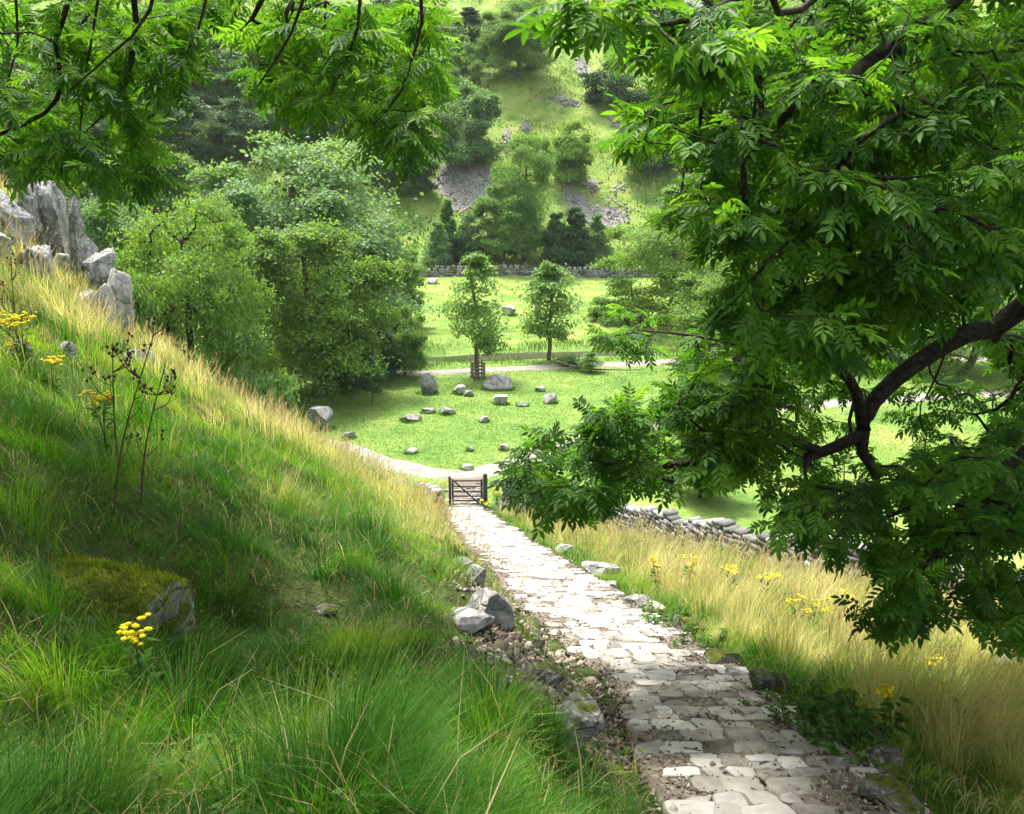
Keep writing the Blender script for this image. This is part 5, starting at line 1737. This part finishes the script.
def thistle(px, py, top, lean_px, label, n=6):
    q = hit(px, py)
    t = q[1] * CP - q[2] * SP
    hh = (py - top) * t / F * 1.04
    lx = lean_px * t / F
    root = empty('thistle', q, label, 'thistle', 'dead thistles on the left slope')
    st = MB(); hd = MB()
    main = catmull(np.array([(0, 0, -0.03), (lx * 0.35, 0, hh * 0.45), (lx, 0.02, hh)]), hh / 8)
    v, f = tube(main, np.linspace(0.007, 0.003, len(main)), 5); st.add(v, f, 0.4)
    for k in range(n):
        i = int(len(main) * rng.uniform(0.35, 0.95)); i = min(i, len(main) - 1)
        p = main[i]; a = rng.uniform(0, 6.28)
        e = p + np.array([math.cos(a) * 0.14, math.sin(a) * 0.10, rng.uniform(0.06, 0.22)]) * min(1.0, hh)
        C = catmull(np.array([p, (p + e) / 2 + np.array([math.cos(a) * 0.03, 0, -0.01]), e]), 0.05)
        v, f = tube(C, np.linspace(0.004, 0.002, len(C)), 4); st.add(v, f, 0.4)
        for e2 in ([e] + [e + rng.normal(0, 0.025, 3) for _ in range(2)]):
            hd = MB()
            v0, f0 = ICO[1]
            hd.add(v0 * np.array([0.008, 0.008, 0.011]) + e2, f0, rng.uniform(0, 0.8))
            m = 9
            ax = norm(np.stack([rng.normal(0, 1, m), rng.normal(0, 1, m), rng.uniform(0.2, 1.4, m)], -1))
            v, f = leaf_kites(np.repeat(e2[None], m, 0), ax, norm(rng.normal(0, 1, (m, 3))), np.full(m, 0.022), 0.22)
            hd.add(v, f, rng.uniform(0, 1))
            hd.build('seed_head', M['thistle'], root)
    st.build('stem', M['thistle'], root)


thistle(118, 470, 346, 10, 'upright dead thistle with brown heads, left of the leaning one', 8)
thistle(112, 520, 340, 62, 'tall leaning dead thistle with many bare stems beside the ragwort', 10)
thistle(140, 500, 366, 40, 'shorter leaning dead thistle right of the tall one', 8)
thistle(20, 360, 262, 6, 'thin dead thistle at the left edge rising in front of the outcrop', 6)


def weed(px, py, h_m, n, label, leafl=0.06):
    q = hit(px, py)
    root = empty('nettle_clump', q, label, 'weed', 'green weeds along the right path edge')
    st = MB(); lf = MB()
    for k in range(n):
        a = rng.uniform(0, 6.28); rr = 0.22 * math.sqrt(rng.random()); hh = h_m * rng.uniform(0.6, 1.1)
        b0 = np.array([math.cos(a) * rr, math.sin(a) * rr, 0.0]); tp = b0 * 1.5 + np.array([0, 0, hh])
        b0[2] = H1(q[0] + b0[0], q[1] + b0[1]) - q[2] - 0.02
        C = catmull(np.array([b0, (b0 + tp) / 2 + rng.normal(0, 0.02, 3), tp]), 0.05)
        v, f = tube(C, np.full(len(C), 0.0022), 3); st.add(v, f, 0.4)
        for i in range(1, len(C)):
            m = 4; an = rng.uniform(0, 6.28) + np.arange(m) * 1.57
            ax = norm(np.stack([np.cos(an), np.sin(an), rng.uniform(-0.3, 0.3, m)], -1))
            v, f = leaf_kites(np.repeat(C[i][None], m, 0), ax, norm(np.array([0, 0, 1.0]) + rng.normal(0, 0.35, (m, 3))), rng.uniform(0.6, 1.2, m) * leafl, 0.6)
            lf.add(v, f, np.repeat(rng.uniform(0, 1, m), 4))
    st.build('stem', M['stem'], root); lf.build('foliage', M['weed'], root)


weed(838, 738, 0.22, 26, 'dark green nettle clump left of the dark stone row', 0.055)
weed(815, 728, 0.18, 20, 'nettle clump between the flat mossy stone and the stone row', 0.05)
weed(862, 758, 0.16, 18, 'low nettle clump growing against the dark stone row', 0.05)
weed(700, 650, 0.16, 20, 'fresh green weed clump around the brown mossy stone', 0.05)
weed(672, 628, 0.15, 20, 'fresh green weed clump above the brown mossy stone', 0.05)
weed(775, 708, 0.10, 14, 'bright low weed clump below the dark wedge shaped stone', 0.045)
weed(650, 622, 0.14, 16, 'low green weed clump under the thin flat stone', 0.045)
weed(620, 575, 0.2, 14, 'green weed clump beside the long flat stone at the right path edge', 0.06)

# ------------------------------------------------------------------ damp summer air in the valley
m, nt, out = new_mat('haze')
pv = N(nt, 'ShaderNodeVolumePrincipled')
pv.inputs['Color'].default_value = (0.95, 0.98, 1.0, 1)
pv.inputs['Density'].default_value = 0.00013
nt.links.new(pv.outputs[0], out.inputs['Volume'])
zt = float(Z.max()) + 12; zl = float(Z.min()) - 1
v, f = box(0, 280, (zt + zl) / 2, 900, 740, zt - zl)
tag(link('haze', raw_mesh('haze', v, f), m), kind='stuff')

# ------------------------------------------------------------------ light
SUN_EL, SUN_AZ = math.radians(65), math.radians(-30)      # azimuth measured from straight ahead to the right
sd = np.array([math.sin(SUN_AZ) * math.cos(SUN_EL), math.cos(SUN_AZ) * math.cos(SUN_EL), math.sin(SUN_EL)])
sun_d = bpy.data.lights.new('sun', 'SUN')
sun_d.energy = 2.3
sun_d.angle = math.radians(8.0)
sun_d.color = (1.0, 0.95, 0.86)
sun = bpy.data.objects.new('sun', sun_d)
COL.objects.link(sun)
from mathutils import Vector
sun.rotation_euler = Vector(sd).to_track_quat('Z', 'Y').to_euler()
wd_ = bpy.data.worlds.new('World'); scene.world = wd_
wd_.use_nodes = True
wn = wd_.node_tree
bg = wn.nodes['Background']
sky = wn.nodes.new('ShaderNodeTexSky')
sky.sky_type = 'NISHITA'; sky.sun_disc = False
sky.sun_elevation = SUN_EL; sky.sun_rotation = SUN_AZ
sky.air_density = 1.0; sky.dust_density = 4.0; sky.ozone_density = 1.0
hs = wn.nodes.new('ShaderNodeHueSaturation')      # a thin bright cloud cover: the blue washed out
hs.inputs['Saturation'].default_value = 0.42
wn.links.new(sky.outputs[0], hs.inputs['Color'])
wn.links.new(hs.outputs[0], bg.inputs[0])
bg.inputs[1].default_value = 0.15

scene.view_settings.view_transform = 'Standard'
scene.view_settings.look = 'None'
scene.view_settings.gamma = 1.0
scene.view_settings.exposure = 1.92
scene.render.engine = 'CYCLES'
cy = scene.cycles
cy.max_bounces = 5; cy.diffuse_bounces = 3; cy.glossy_bounces = 2; cy.transmission_bounces = 4; cy.transparent_max_bounces = 4
cy.use_denoising = True
cy.volume_bounces = 0
cy.sample_clamp_indirect = 6.0
cy.caustics_reflective = False; cy.caustics_refractive = False
